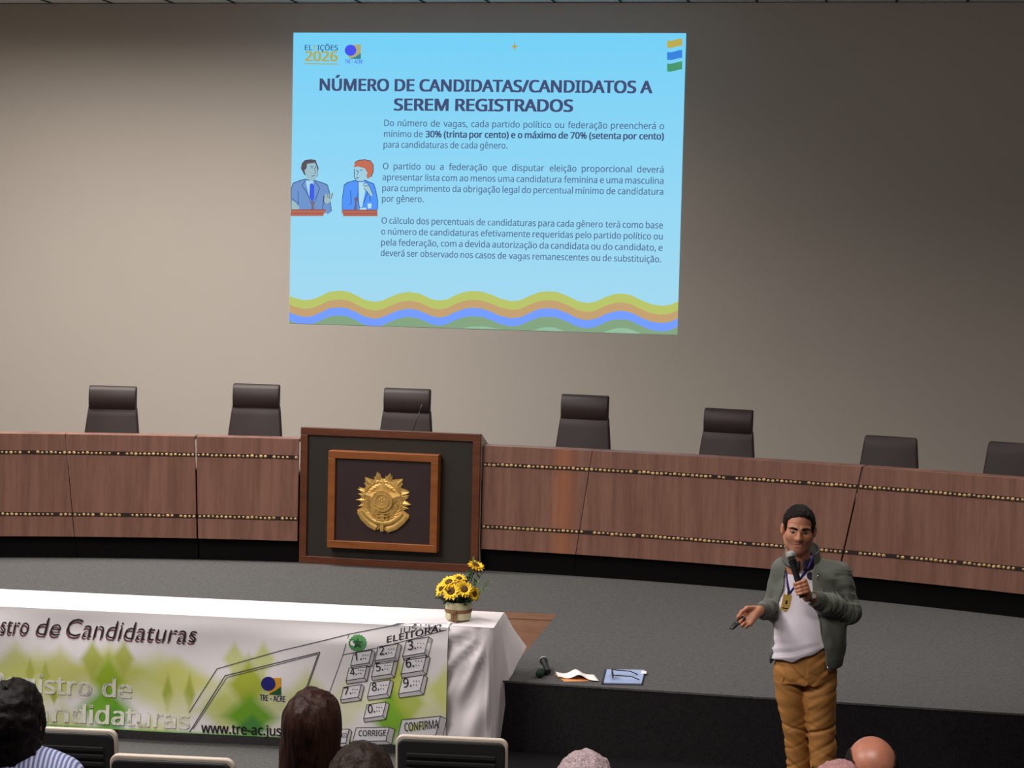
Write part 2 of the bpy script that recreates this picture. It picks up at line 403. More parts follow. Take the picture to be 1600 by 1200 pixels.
g = G(); spoly(g, [(553, 70), (564, 69.5), (564, 84), (556, 88), (548, 91.5), (544, 89)], .003)
obj('logo_yellow_corner', g, glow('logo_yellow', (178, 170, 120)), slide)
g = G(); spoly(g, [(564, 83), (564, 92), (547, 92), (556, 88.5)], .0035)
obj('logo_green_corner', g, glow('logo_green', (66, 130, 140)), slide)
g = G(); pts = []
for k in range(8):
    a = k * math.pi / 4; r = 7.5 if k % 2 == 0 else 2.4; pts.append((804.3 + r * math.sin(a) * .85, 72.8 - r * math.cos(a)))
spoly(g, pts, .003); obj('star_mark', g, glow('star_gold', (178, 164, 92)), slide)
for nm, ya, c in (('yellow_flag_stripe', 0, (188, 172, 82)), ('blue_flag_stripe', 18, (58, 132, 222)), ('green_flag_stripe', 36, (74, 152, 112))):
    g = G(); h = 11.5 if ya else 10.5
    up = [(1042.5, 63.5), (1048, 63.8), (1054, 62.5), (1060, 60.8), (1066, 60)]
    spoly(g, [(x, y + ya) for x, y in up] + [(x, y + ya + h + .8) for x, y in up[::-1]], .003)
    obj(nm, g, glow(nm + '_light', c), slide)
# two cartoon debaters drawn on the slide (pixel outlines, five times enlarged)
LAY = [0]
def cart(name, col, *polys):
    g = G()
    for p in polys:
        LAY[0] += 1; spoly(g, p, .0015 + .00006 * LAY[0], 440, 230, 5.0)
    return obj(name, g, glow(name + '_light', col), slide)
def line(pts, w):
    p = [np.array(q, float) for q in pts]; L = []; Rr = []
    for i, q in enumerate(p):
        d = p[min(i + 1, len(p) - 1)] - p[max(i - 1, 0)]; d /= np.linalg.norm(d); n = np.array([-d[1], d[0]]) * w / 2
        L.append(tuple(q + n)); Rr.append(tuple(q - n))
    return L + Rr[::-1]
SUIT1 = [(78, 330), (92, 285), (150, 262), (190, 252), (255, 262), (330, 285), (358, 300), (372, 350), (385, 470), (388, 505), (360, 525), (330, 490), (78, 490)]
OUT = (58, 74, 118)
cart('cartoon_outline', OUT, [(a + (-4 if a < 220 else 4), b - 5) for a, b in SUIT1])
cart('cartoon_grey_suit', (112, 150, 205), SUIT1)
cart('cartoon_shirt', (168, 218, 240), [(190, 262), (250, 262), (248, 330), (238, 440), (215, 380), (196, 300)])
cart('cartoon_tie', (66, 96, 232), [(222, 290), (240, 280), (256, 300), (256, 400), (238, 430), (218, 385)])
cart('cartoon_lines', OUT, line([(188, 258), (160, 300), (190, 340), (238, 440)], 5), line([(260, 268), (300, 320), (262, 420)], 5), line([(128, 340), (135, 440), (92, 462)], 4), line([(330, 380), (322, 490)], 5), line([(82, 400), (130, 440)], 4))
cart('cartoon_hair', (92, 84, 92), [(152, 165), (160, 125), (185, 100), (230, 95), (268, 100), (275, 125), (290, 160), (280, 230), (230, 240), (178, 215)])
cart('cartoon_face', (158, 192, 204), [(180, 180), (196, 165), (200, 130), (262, 122), (276, 150), (284, 190), (276, 225), (262, 255), (235, 262), (205, 250), (188, 215)])
cart('cartoon_lines', OUT, line([(225, 150), (250, 148)], 4), line([(262, 150), (274, 148)], 4), line([(232, 162), (244, 160)], 6), line([(262, 160), (272, 160)], 6), line([(258, 165), (268, 200), (254, 204)], 4), line([(236, 226), (262, 222)], 5))
cart('cartoon_hand', (160, 190, 196), [(335, 375), (360, 360), (375, 372), (400, 355), (408, 368), (392, 400), (380, 430), (345, 445), (330, 420)], [(80, 415), (110, 430), (140, 470), (135, 490), (78, 490)])
cart('cartoon_lines', OUT, line([(335, 375), (330, 420), (345, 445)], 5), line([(360, 362), (362, 398)], 4), line([(376, 372), (374, 404)], 4), line([(400, 356), (388, 402)], 4))
cart('cartoon_microphone', (120, 110, 130), [(226, 430), (245, 418), (262, 428), (258, 450), (232, 452)], [(236, 450), (254, 450), (258, 488), (232, 488)])
SUIT2 = [(476, 490), (478, 400), (492, 300), (520, 278), (580, 262), (650, 262), (720, 290), (735, 340), (752, 430), (750, 490)]
cart('cartoon_outline', OUT, [(a + (-4 if a < 600 else 4), b - 5) for a, b in SUIT2])
cart('cartoon_blue_suit', (84, 150, 250), SUIT2)
cart('cartoon_shirt', (172, 222, 240), [(600, 270), (650, 275), (660, 320), (630, 470), (610, 470), (603, 350)])
cart('cartoon_lines', OUT, line([(600, 265), (596, 400), (612, 480)], 5), line([(662, 300), (672, 360), (640, 440)], 5), line([(540, 340), (545, 440), (530, 450)], 5), line([(690, 385), (694, 420)], 5))
cart('cartoon_red_hair', (196, 112, 88), [(566, 160), (572, 125), (600, 104), (650, 100), (695, 108), (716, 140), (716, 190), (700, 230), (672, 248), (655, 200), (600, 150)])
cart('cartoon_face', (160, 208, 226), [(566, 170), (590, 150), (650, 165), (672, 200), (660, 240), (635, 268), (590, 266), (570, 235)])
cart('cartoon_lines', OUT, line([(568, 170), (570, 235), (590, 266), (635, 268)], 5), line([(584, 180), (600, 190)], 6), line([(612, 178), (636, 182)], 5), line([(582, 240), (606, 238)], 6), line([(604, 190), (590, 218)], 4), line([(572, 122), (600, 102), (650, 98), (697, 106), (718, 140), (718, 190), (702, 232)], 5))
cart('cartoon_hand', (164, 204, 214), [(636, 290), (668, 276), (690, 310), (715, 370), (700, 388), (670, 345), (645, 320)])
cart('cartoon_lines', OUT, line([(636, 290), (668, 276), (690, 310), (715, 370)], 4), line([(645, 320), (700, 388)], 4), line([(640, 300), (680, 305)], 4))
cart('cartoon_glass', (190, 228, 232), [(672, 440), (705, 440), (700, 478), (676, 478)], [(612, 478), (660, 472), (664, 488), (610, 490)])
cart('cartoon_microphone', (112, 104, 130), [(568, 400), (586, 388), (604, 398), (602, 420), (572, 422)], [(578, 420), (592, 420), (588, 490), (566, 490)])
cart('cartoon_lectern', (182, 108, 92), [(76, 490), (345, 490), (345, 515), (330, 520), (328, 538), (72, 538)], [(472, 492), (750, 492), (750, 540), (482, 540), (482, 520), (472, 515)])
cart('cartoon_lectern_shadow', (140, 78, 72), [(76, 486), (345, 486), (345, 492), (76, 492)], [(472, 488), (750, 488), (750, 495), (472, 495)], [(76, 516), (330, 516), (330, 520), (76, 520)], [(482, 517), (750, 517), (750, 522), (482, 522)])

# ------------------------------------------------------------------ curved bench
BC = (-3.0, 2.7); RP = 12.19
def bp(r, deg, z): a = math.radians(deg); return (BC[0] + r * math.sin(a), BC[1] + r * math.cos(a), z)
ZB, ZT = .615, 1.472
def bench_unit(b0, t0, b1, t1, label, gap0=.03, gap1=.03, front='bench'):
    am = (b0 + b1) / 2; base = bp(RP, am, STAGE); t = thing('bench_unit', label, 'bench', base, 0, 'panelled units of the curved bench')
    L = lambda p: (p[0] - base[0], p[1] - base[1], p[2] - base[2])
    n = max(8, int(abs(b1 - b0) * 4.0))
    def A(q, z):
        k = (z - ZB) / (ZT - ZB); s = b0 + gap0 + (t0 - b0) * k; e = b1 - gap1 + (t1 - b1) * k; return s + (e - s) * q
    def slab(r0, r1, z0, z1):
        g = G(); rings = []
        for i in range(n + 1):
            q = i / n; rings.append([L(bp(r0, A(q, z0), z0)), L(bp(r0, A(q, z1), z1)), L(bp(r1, A(q, z1), z1)), L(bp(r1, A(q, z0), z0))])
        return g.loft(rings)
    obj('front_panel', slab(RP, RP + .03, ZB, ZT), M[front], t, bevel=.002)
    obj('kickboard', slab(RP + .05, RP + .08, STAGE, ZB), M['kick'], t)
    obj('ledge', slab(RP + .031, RP + .16, ZT - .03, ZT), M['benchtop'], t)
    obj('desktop', slab(RP + .031, RP + .62, STAGE + .73, STAGE + .76), M['benchtop'], t)
    for sgn, q in ((1, .012), (-1, .988)):
        g = G(); d = .012
        v = []
        for r in (RP + .09, RP + .55):
            for z in (STAGE, STAGE + .73):
                for o in (-.1, .1): v.append(L(bp(r, A(q, ZB) + o, z)))
        g.add(v, [(0, 1, 3, 2), (4, 5, 7, 6), (0, 1, 5, 4), (2, 3, 7, 6), (0, 2, 6, 4), (1, 3, 7, 5)])
        obj('end_panel', g, M['kick'], t)
    for zc in (1.317, .802):
        g = G(); rings = []
        for i in range(n + 1):
            q = i / n
            rings.append([L(bp(RP - .0015, A(q, zc), zc - .017)), L(bp(RP - .0015, A(q, zc), zc + .017)), L(bp(RP + .005, A(q, zc), zc + .017)), L(bp(RP + .005, A(q, zc), zc - .017))])
        g.loft(rings); g.cur = 1
        Lm = RP * math.radians(A(1, zc) - A(0, zc)); m = int(Lm / .036)
        for i in range(m):
            if random.random() < .06: continue
            a = A((i + .5) / m, zc); p = L(bp(RP - .002, a, zc + random.uniform(-.003, .003))); r = random.uniform(.0095, .0145)
            g.ball(p, (r * random.uniform(1, 1.25), .008, r * .95), 8, 5)
        obj('seed_inlay', g, [M['groove'], M['seed']], t, auto=True)
    return t
q = on_z(1311, 898, .615); S5B = math.degrees(math.atan2(q[0] - BC[0], q[1] - BC[1]))
bench_unit(-24.5, -24.5, -15.5, -15.87, 'reddish bench unit at far left, cut by the photo edge', .03, .012)
bench_unit(-15.5, -15.87, -10.72, -10.84, 'bench unit in front of the leftmost leather chair', .012, .03)
bench_unit(-10.72, -10.84, -6.78, -6.78, 'bench unit immediately left of the podium with gold crest', .03, .0)
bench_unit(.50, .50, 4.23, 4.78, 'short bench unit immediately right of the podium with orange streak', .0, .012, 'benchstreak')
bench_unit(4.23, 4.78, S5B, S5B + .75, 'long bench unit behind the speaker, right of the orange-streaked one', .012, .03)
bench_unit(S5B, S5B + .75, 23.0, 23.6, 'bench unit at far right in front of the two lower chairs', .03, .03)

# ------------------------------------------------------------------ podium with the coat of arms
PX, PY = -3.667, 14.82
pod = thing('podium', 'wide wooden podium with gold coat of arms in the middle of the bench', 'podium', (PX, PY, STAGE))
w, h, fr = 1.524, 1.14, .055
def frame(g, x0, x1, z0, z1, f, y0, y1):
    g.box(((x0 + x1) / 2, (y0 + y1) / 2, z1 - f / 2), (x1 - x0, y1 - y0, f)); g.box(((x0 + x1) / 2, (y0 + y1) / 2, z0 + f / 2), (x1 - x0, y1 - y0, f))
    g.box((x0 + f / 2, (y0 + y1) / 2, (z0 + z1) / 2), (f, y1 - y0, z1 - z0 - 2 * f)); g.box((x1 - f / 2, (y0 + y1) / 2, (z0 + z1) / 2), (f, y1 - y0, z1 - z0 - 2 * f)); return g
obj('outer_frame', frame(G(), -w / 2, w / 2, 0, h, .062, 0, .05), M['podwood'], pod, bevel=.003)
obj('front_panel', G().box((0, .035, h / 2), (w - .12, .02, h - .12)), M['podpanel'], pod)
for s in (-1, 1):
    g = G(); x = s * (w / 2 - .015); 
    v = []
    for xx in (x - .015, x + .015): v += [(xx, .05, 0), (xx, .5, 0), (xx, .5, h - .17), (xx, .05, h)]
    g.add(v, [(0, 1, 2, 3), (7, 6, 5, 4), (0, 4, 5, 1), (1, 5, 6, 2), (2, 6, 7, 3), (3, 7, 4, 0)])
    obj('side_panel', g, M['podside'], pod)
v = [(-w / 2 + .03, .05, h - .03), (w / 2 - .03, .05, h - .03), (w / 2 - .03, .5, h - .2), (-w / 2 + .03, .5, h - .2)]
g = G(); g.add(v + [(a, b, c + .025) for a, b, c in v], [(3, 2, 1, 0), (4, 5, 6, 7), (0, 1, 5, 4), (1, 2, 6, 5), (2, 3, 7, 6), (3, 0, 4, 7)]); obj('sloped_top', g, M['podwood'], pod)
ix0, ix1, iz0, iz1 = -.50, .43, .157, .962
obj('inner_frame', frame(G(), ix0, ix1, iz0, iz1, .06, -.075, .03), M['podframe'], pod, bevel=.003)
obj('inner_panel', G().box(((ix0 + ix1) / 2, -.03, (iz0 + iz1) / 2), (ix1 - ix0 - .11, .03, iz1 - iz0 - .11)), M['podinner'], pod)
# coat of arms, layered relief
ecx, ecz = -.033, .56
def ef(u, v, t): return (ecx + u, -.045 - t, ecz + v)
def epx(x, y): return ((x - 705) / 5 / 196.0, (602 - y) / 5 / 196.0)
ray_out = [(655, 362), (690, 412), (708, 420), (725, 410), (762, 370), (778, 425), (868, 412), (852, 488), (905, 505), (925, 520), (890, 548), (915, 562), (885, 585), (940, 620), (890, 632), (905, 655), (872, 668),
           (925, 705), (915, 735), (870, 785), (800, 828), (740, 845), (722, 838), (716, 822), (712, 842), (688, 842), (680, 820), (668, 835), (640, 838), (590, 812), (540, 765), (505, 715), (490, 682), (535, 655), (515, 630), (545, 620), (488, 600), (530, 580), (512, 560), (540, 545), (490, 510), (560, 500), (552, 412), (628, 432)]
g = G(); g.prism([epx(*p) for p in ray_out], ef, 0, .012)
# rays and leaves standing out
def leaf(g, a, b, w, t):
    a = np.array(epx(*a)); b = np.array(epx(*b)); d = b - a; L = np.hypot(*d); d /= L; n = np.array([-d[1], d[0]]) * w / 2; m = a + d * L * .4
    v = [ef(*a, t), ef(*(m + n), t), ef(*b, t), ef(*(m - n), t), ef(*m, t + .010)]
    g.add(v, [(0, 1, 4), (1, 2, 4), (2, 3, 4), (3, 0, 4)])
cpt = np.array((703, 600))
for k in range(26):
    a = 2 * math.pi * k / 26; r0, r1 = 130, 215 + (k % 2) * 12
    if math.sin(a) > .55: continue
    leaf(g, cpt + r0 * np.array((math.cos(a), math.sin(a))), cpt + r1 * np.array((math.cos(a), math.sin(a))), .03, .010)
for side in (-1, 1):
    for k in range(13):
        a = math.radians(-82 + k * 12.5); p = cpt + np.array((side * 150 * math.cos(a), 150 * math.sin(a)))
        for off in (-32, 32):
            b = a - math.radians(32) ; rr = 150 + off * 1.1
            qv = cpt + np.array((side * rr * math.cos(b), rr * math.sin(b))); leaf(g, p, qv, .034, .014)
for tip in ((655, 366), (760, 374), (556, 418), (864, 416), (498, 512), (920, 522), (494, 600), (934, 620)):
    d = np.array(tip, float) - cpt; leaf(g, cpt + d * .62, tip, .05, .013)
coat = obj('coat_of_arms', g, M['gold'], pod, auto=True)
g = G(); star = []
for k in range(10):
    a = math.pi / 5 * k; r = 178 if k % 2 == 0 else 88; star.append((703 + r * math.sin(a), 598 - r * math.cos(a)))
e2 = [epx(*p) for p in star]; c0 = epx(703, 598); v = [ef(*p, .020) for p in e2] + [ef(*c0, .034)] + [ef(*p, .010) for p in e2]
g.add(v, [(i, (i + 1) % 10, 10) for i in range(10)] + [(i, 11 + i, 11 + (i + 1) % 10, (i + 1) % 10) for i in range(10)])
obj('crest_star', g, M['gold'], coat)
g = G()
def ring(g, r0, r1, t0, t1, n=36):
    rings = []
    for k in range(n + 1):
        a = 2 * math.pi * k / n; f = lambda r: (c0[0] + r * math.cos(a), c0[1] + r * math.sin(a))
        rings.append([ef(*f(r0), t0), ef(*f(r0), t1), ef(*f(r1), t1), ef(*f(r1), t0)])
    g.loft(rings, cap=False)
ring(g, .052, .060, .02, .044); ring(g, .080, .088, .02, .042)
g.prism([(c0[0] + .087 * math.cos(a), c0[1] + .087 * math.sin(a)) for a in np.linspace(0, 2 * math.pi, 33)[:-1]], ef, .02, .038)
for k in range(22):
    a = 2 * math.pi * k / 22; p = ef(c0[0] + .070 * math.cos(a), c0[1] + .070 * math.sin(a), .039); g.ball(p, .005, 6, 4)
for dx, dy in ((0, 0), (.022, .01), (-.022, .01), (0, .026), (0, -.026)): g.ball(ef(c0[0] + dx, c0[1] + dy, .038), .007, 8, 5)
obj('crest_disc', g, M['gold'], coat, auto=True)
g = G()
def rib(p, wd, t0, t1):
    pp = [np.array(epx(*q)) for q in p]; rings = []
    for i, q in enumerate(pp):
        d = pp[min(i + 1, len(pp) - 1)] - pp[max(0, i - 1)]; d /= np.hypot(*d); n = np.array([-d[1], d[0]]) * wd / 2
        rings.append([ef(*(q + n), t0), ef(*(q + n), t1), ef(*(q + n * .5), t1 + .005), ef(*(q - n * .5), t1 + .005), ef(*(q - n), t1), ef(*(q - n), t0)])
    g.loft(rings)
rib([(512, 690), (545, 745), (600, 795), (655, 822)], .048, .008, .022); rib([(905, 712), (865, 762), (810, 808), (745, 832)], .048, .008, .022)
rib([(540, 680), (580, 730), (640, 770), (705, 780), (770, 772), (830, 735), (875, 690)], .035, .012, .026)
g.prism([epx(*p) for p in ((686, 700), (722, 700), (716, 845), (692, 845))], ef, .01, .03)
for yy in (690, 715, 745): g.prism([epx(*p) for p in ((650, yy), (756, yy), (750, yy + 12), (656, yy + 12))], ef, .02, .034)
obj('crest_ribbon', g, M['gold'], coat, auto=True)

# gooseneck microphone on the podium
goose = thing('gooseneck_microphone', 'thin black gooseneck microphone rising from the podium top', 'microphone', (0, 0, 0))
a = at_depth(643, 676, 15.38); b = at_depth(650, 658, 15.38); c = at_depth(657, 641, 15.38); b0 = a.copy(); b0[2] = STAGE + h - .155
goose.location = tuple(b0)
obj('stand_base', G().lathe([(.03, 0), (.03, .012), (.012, .02), (.006, .02)], 16), M['black'], goose, auto=True)
obj('neck', G().tube([(0, 0, .018), tuple(a - b0), tuple((a + b) / 2 - b0 + np.array((.003, 0, .0))), tuple(b - b0), tuple(c - b0)], .0045, 8), M['black'], goose, smooth=True)
obj('capsule', G().tube([tuple(c - b0 - np.array((.006, 0, .018))), tuple(c - b0), tuple(c - b0 + np.array((.016, -.01, .045)))], [.006, .0085, .0085], 10), M['black'], goose, smooth=True)

# ------------------------------------------------------------------ leather chairs behind the bench
def rrect(w, d, r, n=4):
    pts = []
    for cx_, cy_, a0 in ((w / 2 - r, d / 2 - r, 0), (-w / 2 + r, d / 2 - r, 90), (-w / 2 + r, -d / 2 + r, 180), (w / 2 - r, -d / 2 + r, 270)):
        for k in range(n + 1):
            a = math.radians(a0 + 90 * k / n); pts.append((cx_ + r * math.cos(a), cy_ + r * math.sin(a)))
    return pts
def leather_chair(label, head):
    t = thing('leather_chair', label, 'chair', group='dark leather chairs behind the curved bench')
    top = 1.215
    g = G(); rings = []
    for z, wd, y, d in ((.50, .50, -.02, .07), (.60, .52, .0, .08), (.8, .51, .02, .07), (1.0, .475, .045, .06), (1.12, .45, .06, .055), (top - .015, .432, .07, .05), (top, .41, .071, .03)):
        rings.append([(x, y + yy, z) for x, yy in rrect(wd, d, .018)])
    obj('backrest', g.loft(rings), M['leather'], t, auto=True)
    if head:
        g = G(); prof = [(-.004, -.03), (.02, -.042), (.09, -.05), (.16, -.04), (.197, -.015), (.205, .01), (.19, .03), (.1, .028), (.0, .02)]
        rings = []
        for x, s in ((-.21, .6), (-.205, .92), (-.19, 1), (.19, 1), (.205, .92), (.21, .6)):
            rings.append([(x, .072 + y * (1 if s == 1 else s), top - .025 + .1 + (z - .1) * (1 if s == 1 else (.9 + .1 * s))) for z, y in prof])
        obj('headrest', g.loft(rings), M['leather'], t, auto=True)
    g = G(); rings = [[(x, y - .24, z) for x, y in rrect(w_, d_, .06)] for z, w_, d_ in ((.42, .46, .44), (.44, .5, .48), (.49, .5, .48), (.51, .45, .43))]
    obj('seat', g.loft(rings), M['leather'], t, auto=True)
    for s in (-1, 1):
        g = G().tube([(s * .27, -.05, .47), (s * .285, -.06, .66), (s * .285, -.36, .66), (s * .26, -.36, .46)], .014, 8); obj('armrest', g, M['chrome'], t, smooth=True)
    obj('column', G().lathe([(.028, .08), (.028, .25), (.02, .25), (.02, .42)], 14, (0, -.22, 0)), M['chrome'], t, auto=True)
    for k in range(5):
        a = 2 * math.pi * k / 5 + .3; g = G(); c, s = math.cos(a), math.sin(a)
        g.tube([(0, -.22, .1), (.29 * c, -.22 + .29 * s, .068)], [.022, .014], 8); lg = obj('leg', g, M['chrome'], t, smooth=True)
        obj('caster', G().ball((.29 * c, -.22 + .29 * s, .028), .028, 10, 6), M['black'], lg, smooth=True)
    return t
def chair_at(xl, xr, yt, hd, label):
    p = (xl + xr) / 2; r = ray(p, yt); d = r[:2]; Rr = RP + 1.0; o = CAMP[:2] - np.array(BC); A_ = d @ d; B_ = 2 * o @ d; C_ = o @ o - Rr * Rr
    q = CAMP + r * ((-B_ + math.sqrt(B_ * B_ - 4 * A_ * C_)) / (2 * A_)); ang = math.atan2(q[0] - BC[0], q[1] - BC[1])
    ob = leather_chair(label, hd); ob.location = (q[0] + math.sin(ang) * -.07, q[1] - .07, STAGE); ob.rotation_euler = (0, 0, -ang * .8 - .06)
    k = (q[2] - STAGE) / (1.40 if hd else 1.215); ob.scale = (1, 1, k)
    for ch in ob.children: pass
    return ob
for xl, xr, yt, hd, lb in ((137, 214, 602, 1, 'leftmost dark leather chair with headrest behind the bench'),
                           (363, 437, 599, 1, 'dark leather chair with headrest just left of the podium'),
                           (598, 674, 606, 1, 'dark leather chair with headrest directly behind the podium'),
                           (876, 952, 616, 1, 'dark leather chair with headrest just right of the podium'),
                           (1101, 1176, 638, 1, 'rightmost of the leather chairs that have a headrest'),
                           (1350, 1434, 682, 0, 'low leather chair without headrest behind the speaker, to his right in photo'),
                           (1545, 1630, 692, 0, 'low leather chair without headrest cut by the right photo edge')):
    chair_at(xl, xr, yt, hd, lb)

# ------------------------------------------------------------------ table, cloth and banner in the recess
TA = math.radians(3.2); TO = np.array((-2.01, 10.80, 0)); TL = 4.75
TX = np.array((math.cos(TA), math.sin(TA), 0)); TY = np.array((-math.sin(TA), math.cos(TA), 0))
def tloc(p):
    d = np.array(p, float) - TO; return (d @ TX, d @ TY, d[2])
def on_table_front(x, y, off=-.035):
    d = ray(x, y); n = TY; p0 = TO + TY * off; t = ((p0 - CAMP) @ n) / (d @ n); q = tloc(CAMP + d * t); return (q[0], q[2])
tb = thing('folding_table', 'long table hidden beneath the white cloth, in front of the stage', 'table', TO, TA)
obj('tabletop', G().box((-TL / 2, .25, .782), (TL - .06, .44, .03)), M['tablewood'], tb, bevel=.003)
for x in (-.15, -TL / 2, -TL + .15):
    for y in (.08, .42): obj('leg', G().box((x, y, .384), (.04, .04, .768)), M['tablewood'], tb)
ZTOP = .806
BZ0_ = on_table_front(400, 1151)[1]
def cloth_mesh():
    g = G(); r = .02
    per = []                                   # (x, y, nx, ny, s) along the hem: front edge, corner, right edge
    for x in np.linspace(-TL, -.9, 30): per.append((x, 0, 0, -1))
    for x in np.linspace(-.88, -r, 60): per.append((x, 0, 0, -1))
    for k in range(1, 8):
        a = math.radians(-90 + 90 * k / 8); per.append((-r + r * math.cos(a), r + r * math.sin(a), math.cos(a), math.sin(a)))
    for y in np.linspace(r, .5, 26): per.append((0, y, 1, 0))
    ts = list(np.linspace(0, 1, 26)); n = len(per)
    def pt(i, t):
        x, y, nx, ny = per[i]
        if ny == -1: zb = BZ0_ + .015 if x < -.4 else BZ0_ + .015 - .04 * min(1, (x + .4) / .1); fl = .004
        elif nx == 1: zb = (STAGE + .012 if y > .265 else .05) + max(0, y - .38) * 1.3; fl = .02 + .11 * min(1, max(0, y - .2) / .3) if y > .265 else .0
        else: zb = .05; fl = .0
        z = ZTOP - (ZTOP - zb) * t; out = .008 * min(1, t * 12) + fl * t ** 1.3
        if ny == -1:
            dx, dz = -x, ZTOP - z; rho = math.hypot(dx, dz); th = math.atan2(dx, dz + 1e-6)
            fade = max(0, min(1, (x + .42) / .14))
            if fade > 0:
                out += fade * min(1, rho / .22) * (.017 + .015 * math.sin(th * 13 + 2.2 * math.sin(rho * 6)) + .006 * math.sin(th * 29 + 1 + 3 * rho))
                out += fade * .014 * math.exp(-((dz - .12 - .12 * math.sin(dx * 6)) / .035) ** 2) * min(1, dx / .1)
        elif nx == 1: out += t * (.012 * math.sin(y * 26 + 1) + .008 * math.sin(y * 11))
        return (x + nx * out, y + ny * out, z)
    v = []
    for t in ts: v += [pt(i, t) for i in range(n)]
    f = [(j * n + i, (j + 1) * n + i, (j + 1) * n + i + 1, j * n + i + 1) for j in range(len(ts) - 1) for i in range(n - 1)]
    g.add(v, f)
    # top with faint rumples
    us = list(np.linspace(-TL, 0, 60)); vs = list(np.linspace(.0, .5, 12))
    g.grid(lambda a, b: (min(a, -.001), b, ZTOP + (.003 * math.sin(a * 9 + b * 14) if 0.02 < b < .48 and a < -.05 else 0)), us, vs)
    g.grid(lambda a, b: (a, .5 + .006 * b, ZTOP - .10 * b), us, [0, .5, 1])
    return g
clo = obj('tablecloth', cloth_mesh(), M['cloth'], None, smooth=True, fix=False)
clo.location = tuple(TO); clo.rotation_euler = (0, 0, TA)
tag(clo, 'white tablecloth draped over the long table, creased at its right corner', 'tablecloth')

# banner: printed vinyl hanging over the table front
BX0, BX1, BZ0 = -TL + .02, on_table_front(699, 1050)[0], on_table_front(400, 1151)[1]
def bw(u, z):
    f = min(1, max(0, (ZTOP - .02 - z) / .1))
    return f * (.010 + .009 * math.sin(1.9 * u + 3.2 * z + .6) + .006 * math.sin(5.3 * u - 9 * z) + .004 * math.sin(13 * z + 2 * u))
def bfn(u, z, t):
    if z <= ZTOP: return (u, -.034 - bw(u, z) - t, z)
    return (u, -.034 + (z - ZTOP) * 1.0, ZTOP + .006 + t)
ban = thing('banner', 'printed white and green vinyl banner hanging over the front of the table', 'banner', TO, TA)
t = NT('banner_vinyl'); tc = t.n('ShaderNodeTexCoord'); sx = t.n('ShaderNodeSeparateXYZ'); t.l(tc.outputs['Object'], sx.inputs[0])
U, Z = sx.outputs['X'], sx.outputs['Z']; col = lin((226, 220, 222))
dia = [((60, 1062), 120, 52, (204, 206, 140), .8), ((250, 1066), 130, 50, (206, 208, 140), .8), ((390, 1100), 90, 70, (200, 206, 130), .7), ((640, 1100), 90, 74, (206, 210, 140), .7), ((25, 1045), 50, 48, (186, 190, 100), .7), ((95, 1048), 55, 42, (190, 192, 104), .7), ((172, 1048), 75, 45, (192, 196, 92), .75), ((145, 1030), 22, 34, (170, 176, 74), .8), ((194, 1028), 20, 32, (172, 178, 76), .8),
       ((170, 1062), 30, 46, (150, 178, 44), .85), ((165, 1108), 52, 44, (112, 166, 34), .85), ((180, 1125), 30, 30, (72, 142, 44), .6), ((48, 1050), 9, 26, (160, 168, 60), .6), ((72, 1055), 9, 26, (160, 168, 60), .6), ((86, 1086), 8, 16, (158, 168, 60), .8),
       ((275, 1062), 60, 40, (200, 202, 112), .75), ((262, 1085), 11, 36, (164, 172, 70), .85), ((296, 1085), 11, 36, (164, 172, 70), .85), ((278, 1110), 40, 40, (206, 206, 150), .6),
       ((366, 1030), 22, 30, (190, 198, 110), .7), ((412, 1030), 22, 30, (190, 198, 110), .7), ((388, 1070), 40, 52, (162, 172, 54), .85), ((350, 1110), 50, 40, (186, 196, 90), .6), ((391, 1120), 50, 42, (110, 166, 40), .85), ((394, 1138), 30, 24, (58, 128, 66), .7),
       ((480, 1090), 46, 50, (196, 200, 110), .6), ((540, 1100), 40, 50, (206, 208, 150), .5), ((616, 1062), 26, 60, (192, 200, 90), .8), ((612, 1120), 38, 52, (118, 170, 44), .85), ((640, 1098), 30, 40, (162, 178, 60), .7), ((696, 1078), 30, 44, (200, 204, 110), .75), ((676, 1120), 34, 40, (206, 206, 170), .5),
       ((20, 1120), 60, 50, (150, 178, 80), .7), ((100, 1130), 50, 36, (186, 196, 110), .6), ((240, 1140), 40, 24, (196, 200, 120), .6)]
for (px, py), w_, h_, c, al in dia:
    u, z = on_table_front(px, py); w_ /= 235.0; h_ /= 228.0
    a = t.math('ADD', t.math('ABSOLUTE', t.math('MULTIPLY_ADD', U, 1 / w_, -u / w_)), t.math('ABSOLUTE', t.math('MULTIPLY_ADD', Z, 1 / h_, -z / h_)))
    f = t.math('MULTIPLY', t.math('MULTIPLY_ADD', a, -2.1, 2.1, clamp=True), min(1, al * 1.15)); col = t.mix(f, col, lin(c))
f = t.math('MULTIPLY_ADD', Z, -60, 60 * (BZ0 + .016), clamp=True); col = t.mix(f, col, lin((110, 180, 70)))
t.l(col, t.b.inputs['Base Color']); t.b.inputs['Roughness'].default_value = .42; t.b.inputs['Specular IOR Level'].default_value = .4
M['banner'] = t.m
g = G(); us = list(np.linspace(BX0, BX1, 180)); zs = list(np.linspace(BZ0, ZTOP - .012, 34)) + [ZTOP - .004]
g.grid(lambda u, z: bfn(u, z, 0), us, zs)
n0 = len(us); top = []
for k in range(1, 6):
    top.append([(u, -.034 + .028 * k + .004 * math.sin(u * 7) * (k > 2) + .012 * math.sin(u * 2.3) * (k == 5), ZTOP + .006 + .002 * math.sin(u * 11 + k)) for u in us])
g.loft([[bfn(u, ZTOP - .004, 0) for u in us]] + top, cap=False, closed=False)
obj('vinyl_sheet', g, M['banner'], ban, smooth=True, fix=False)
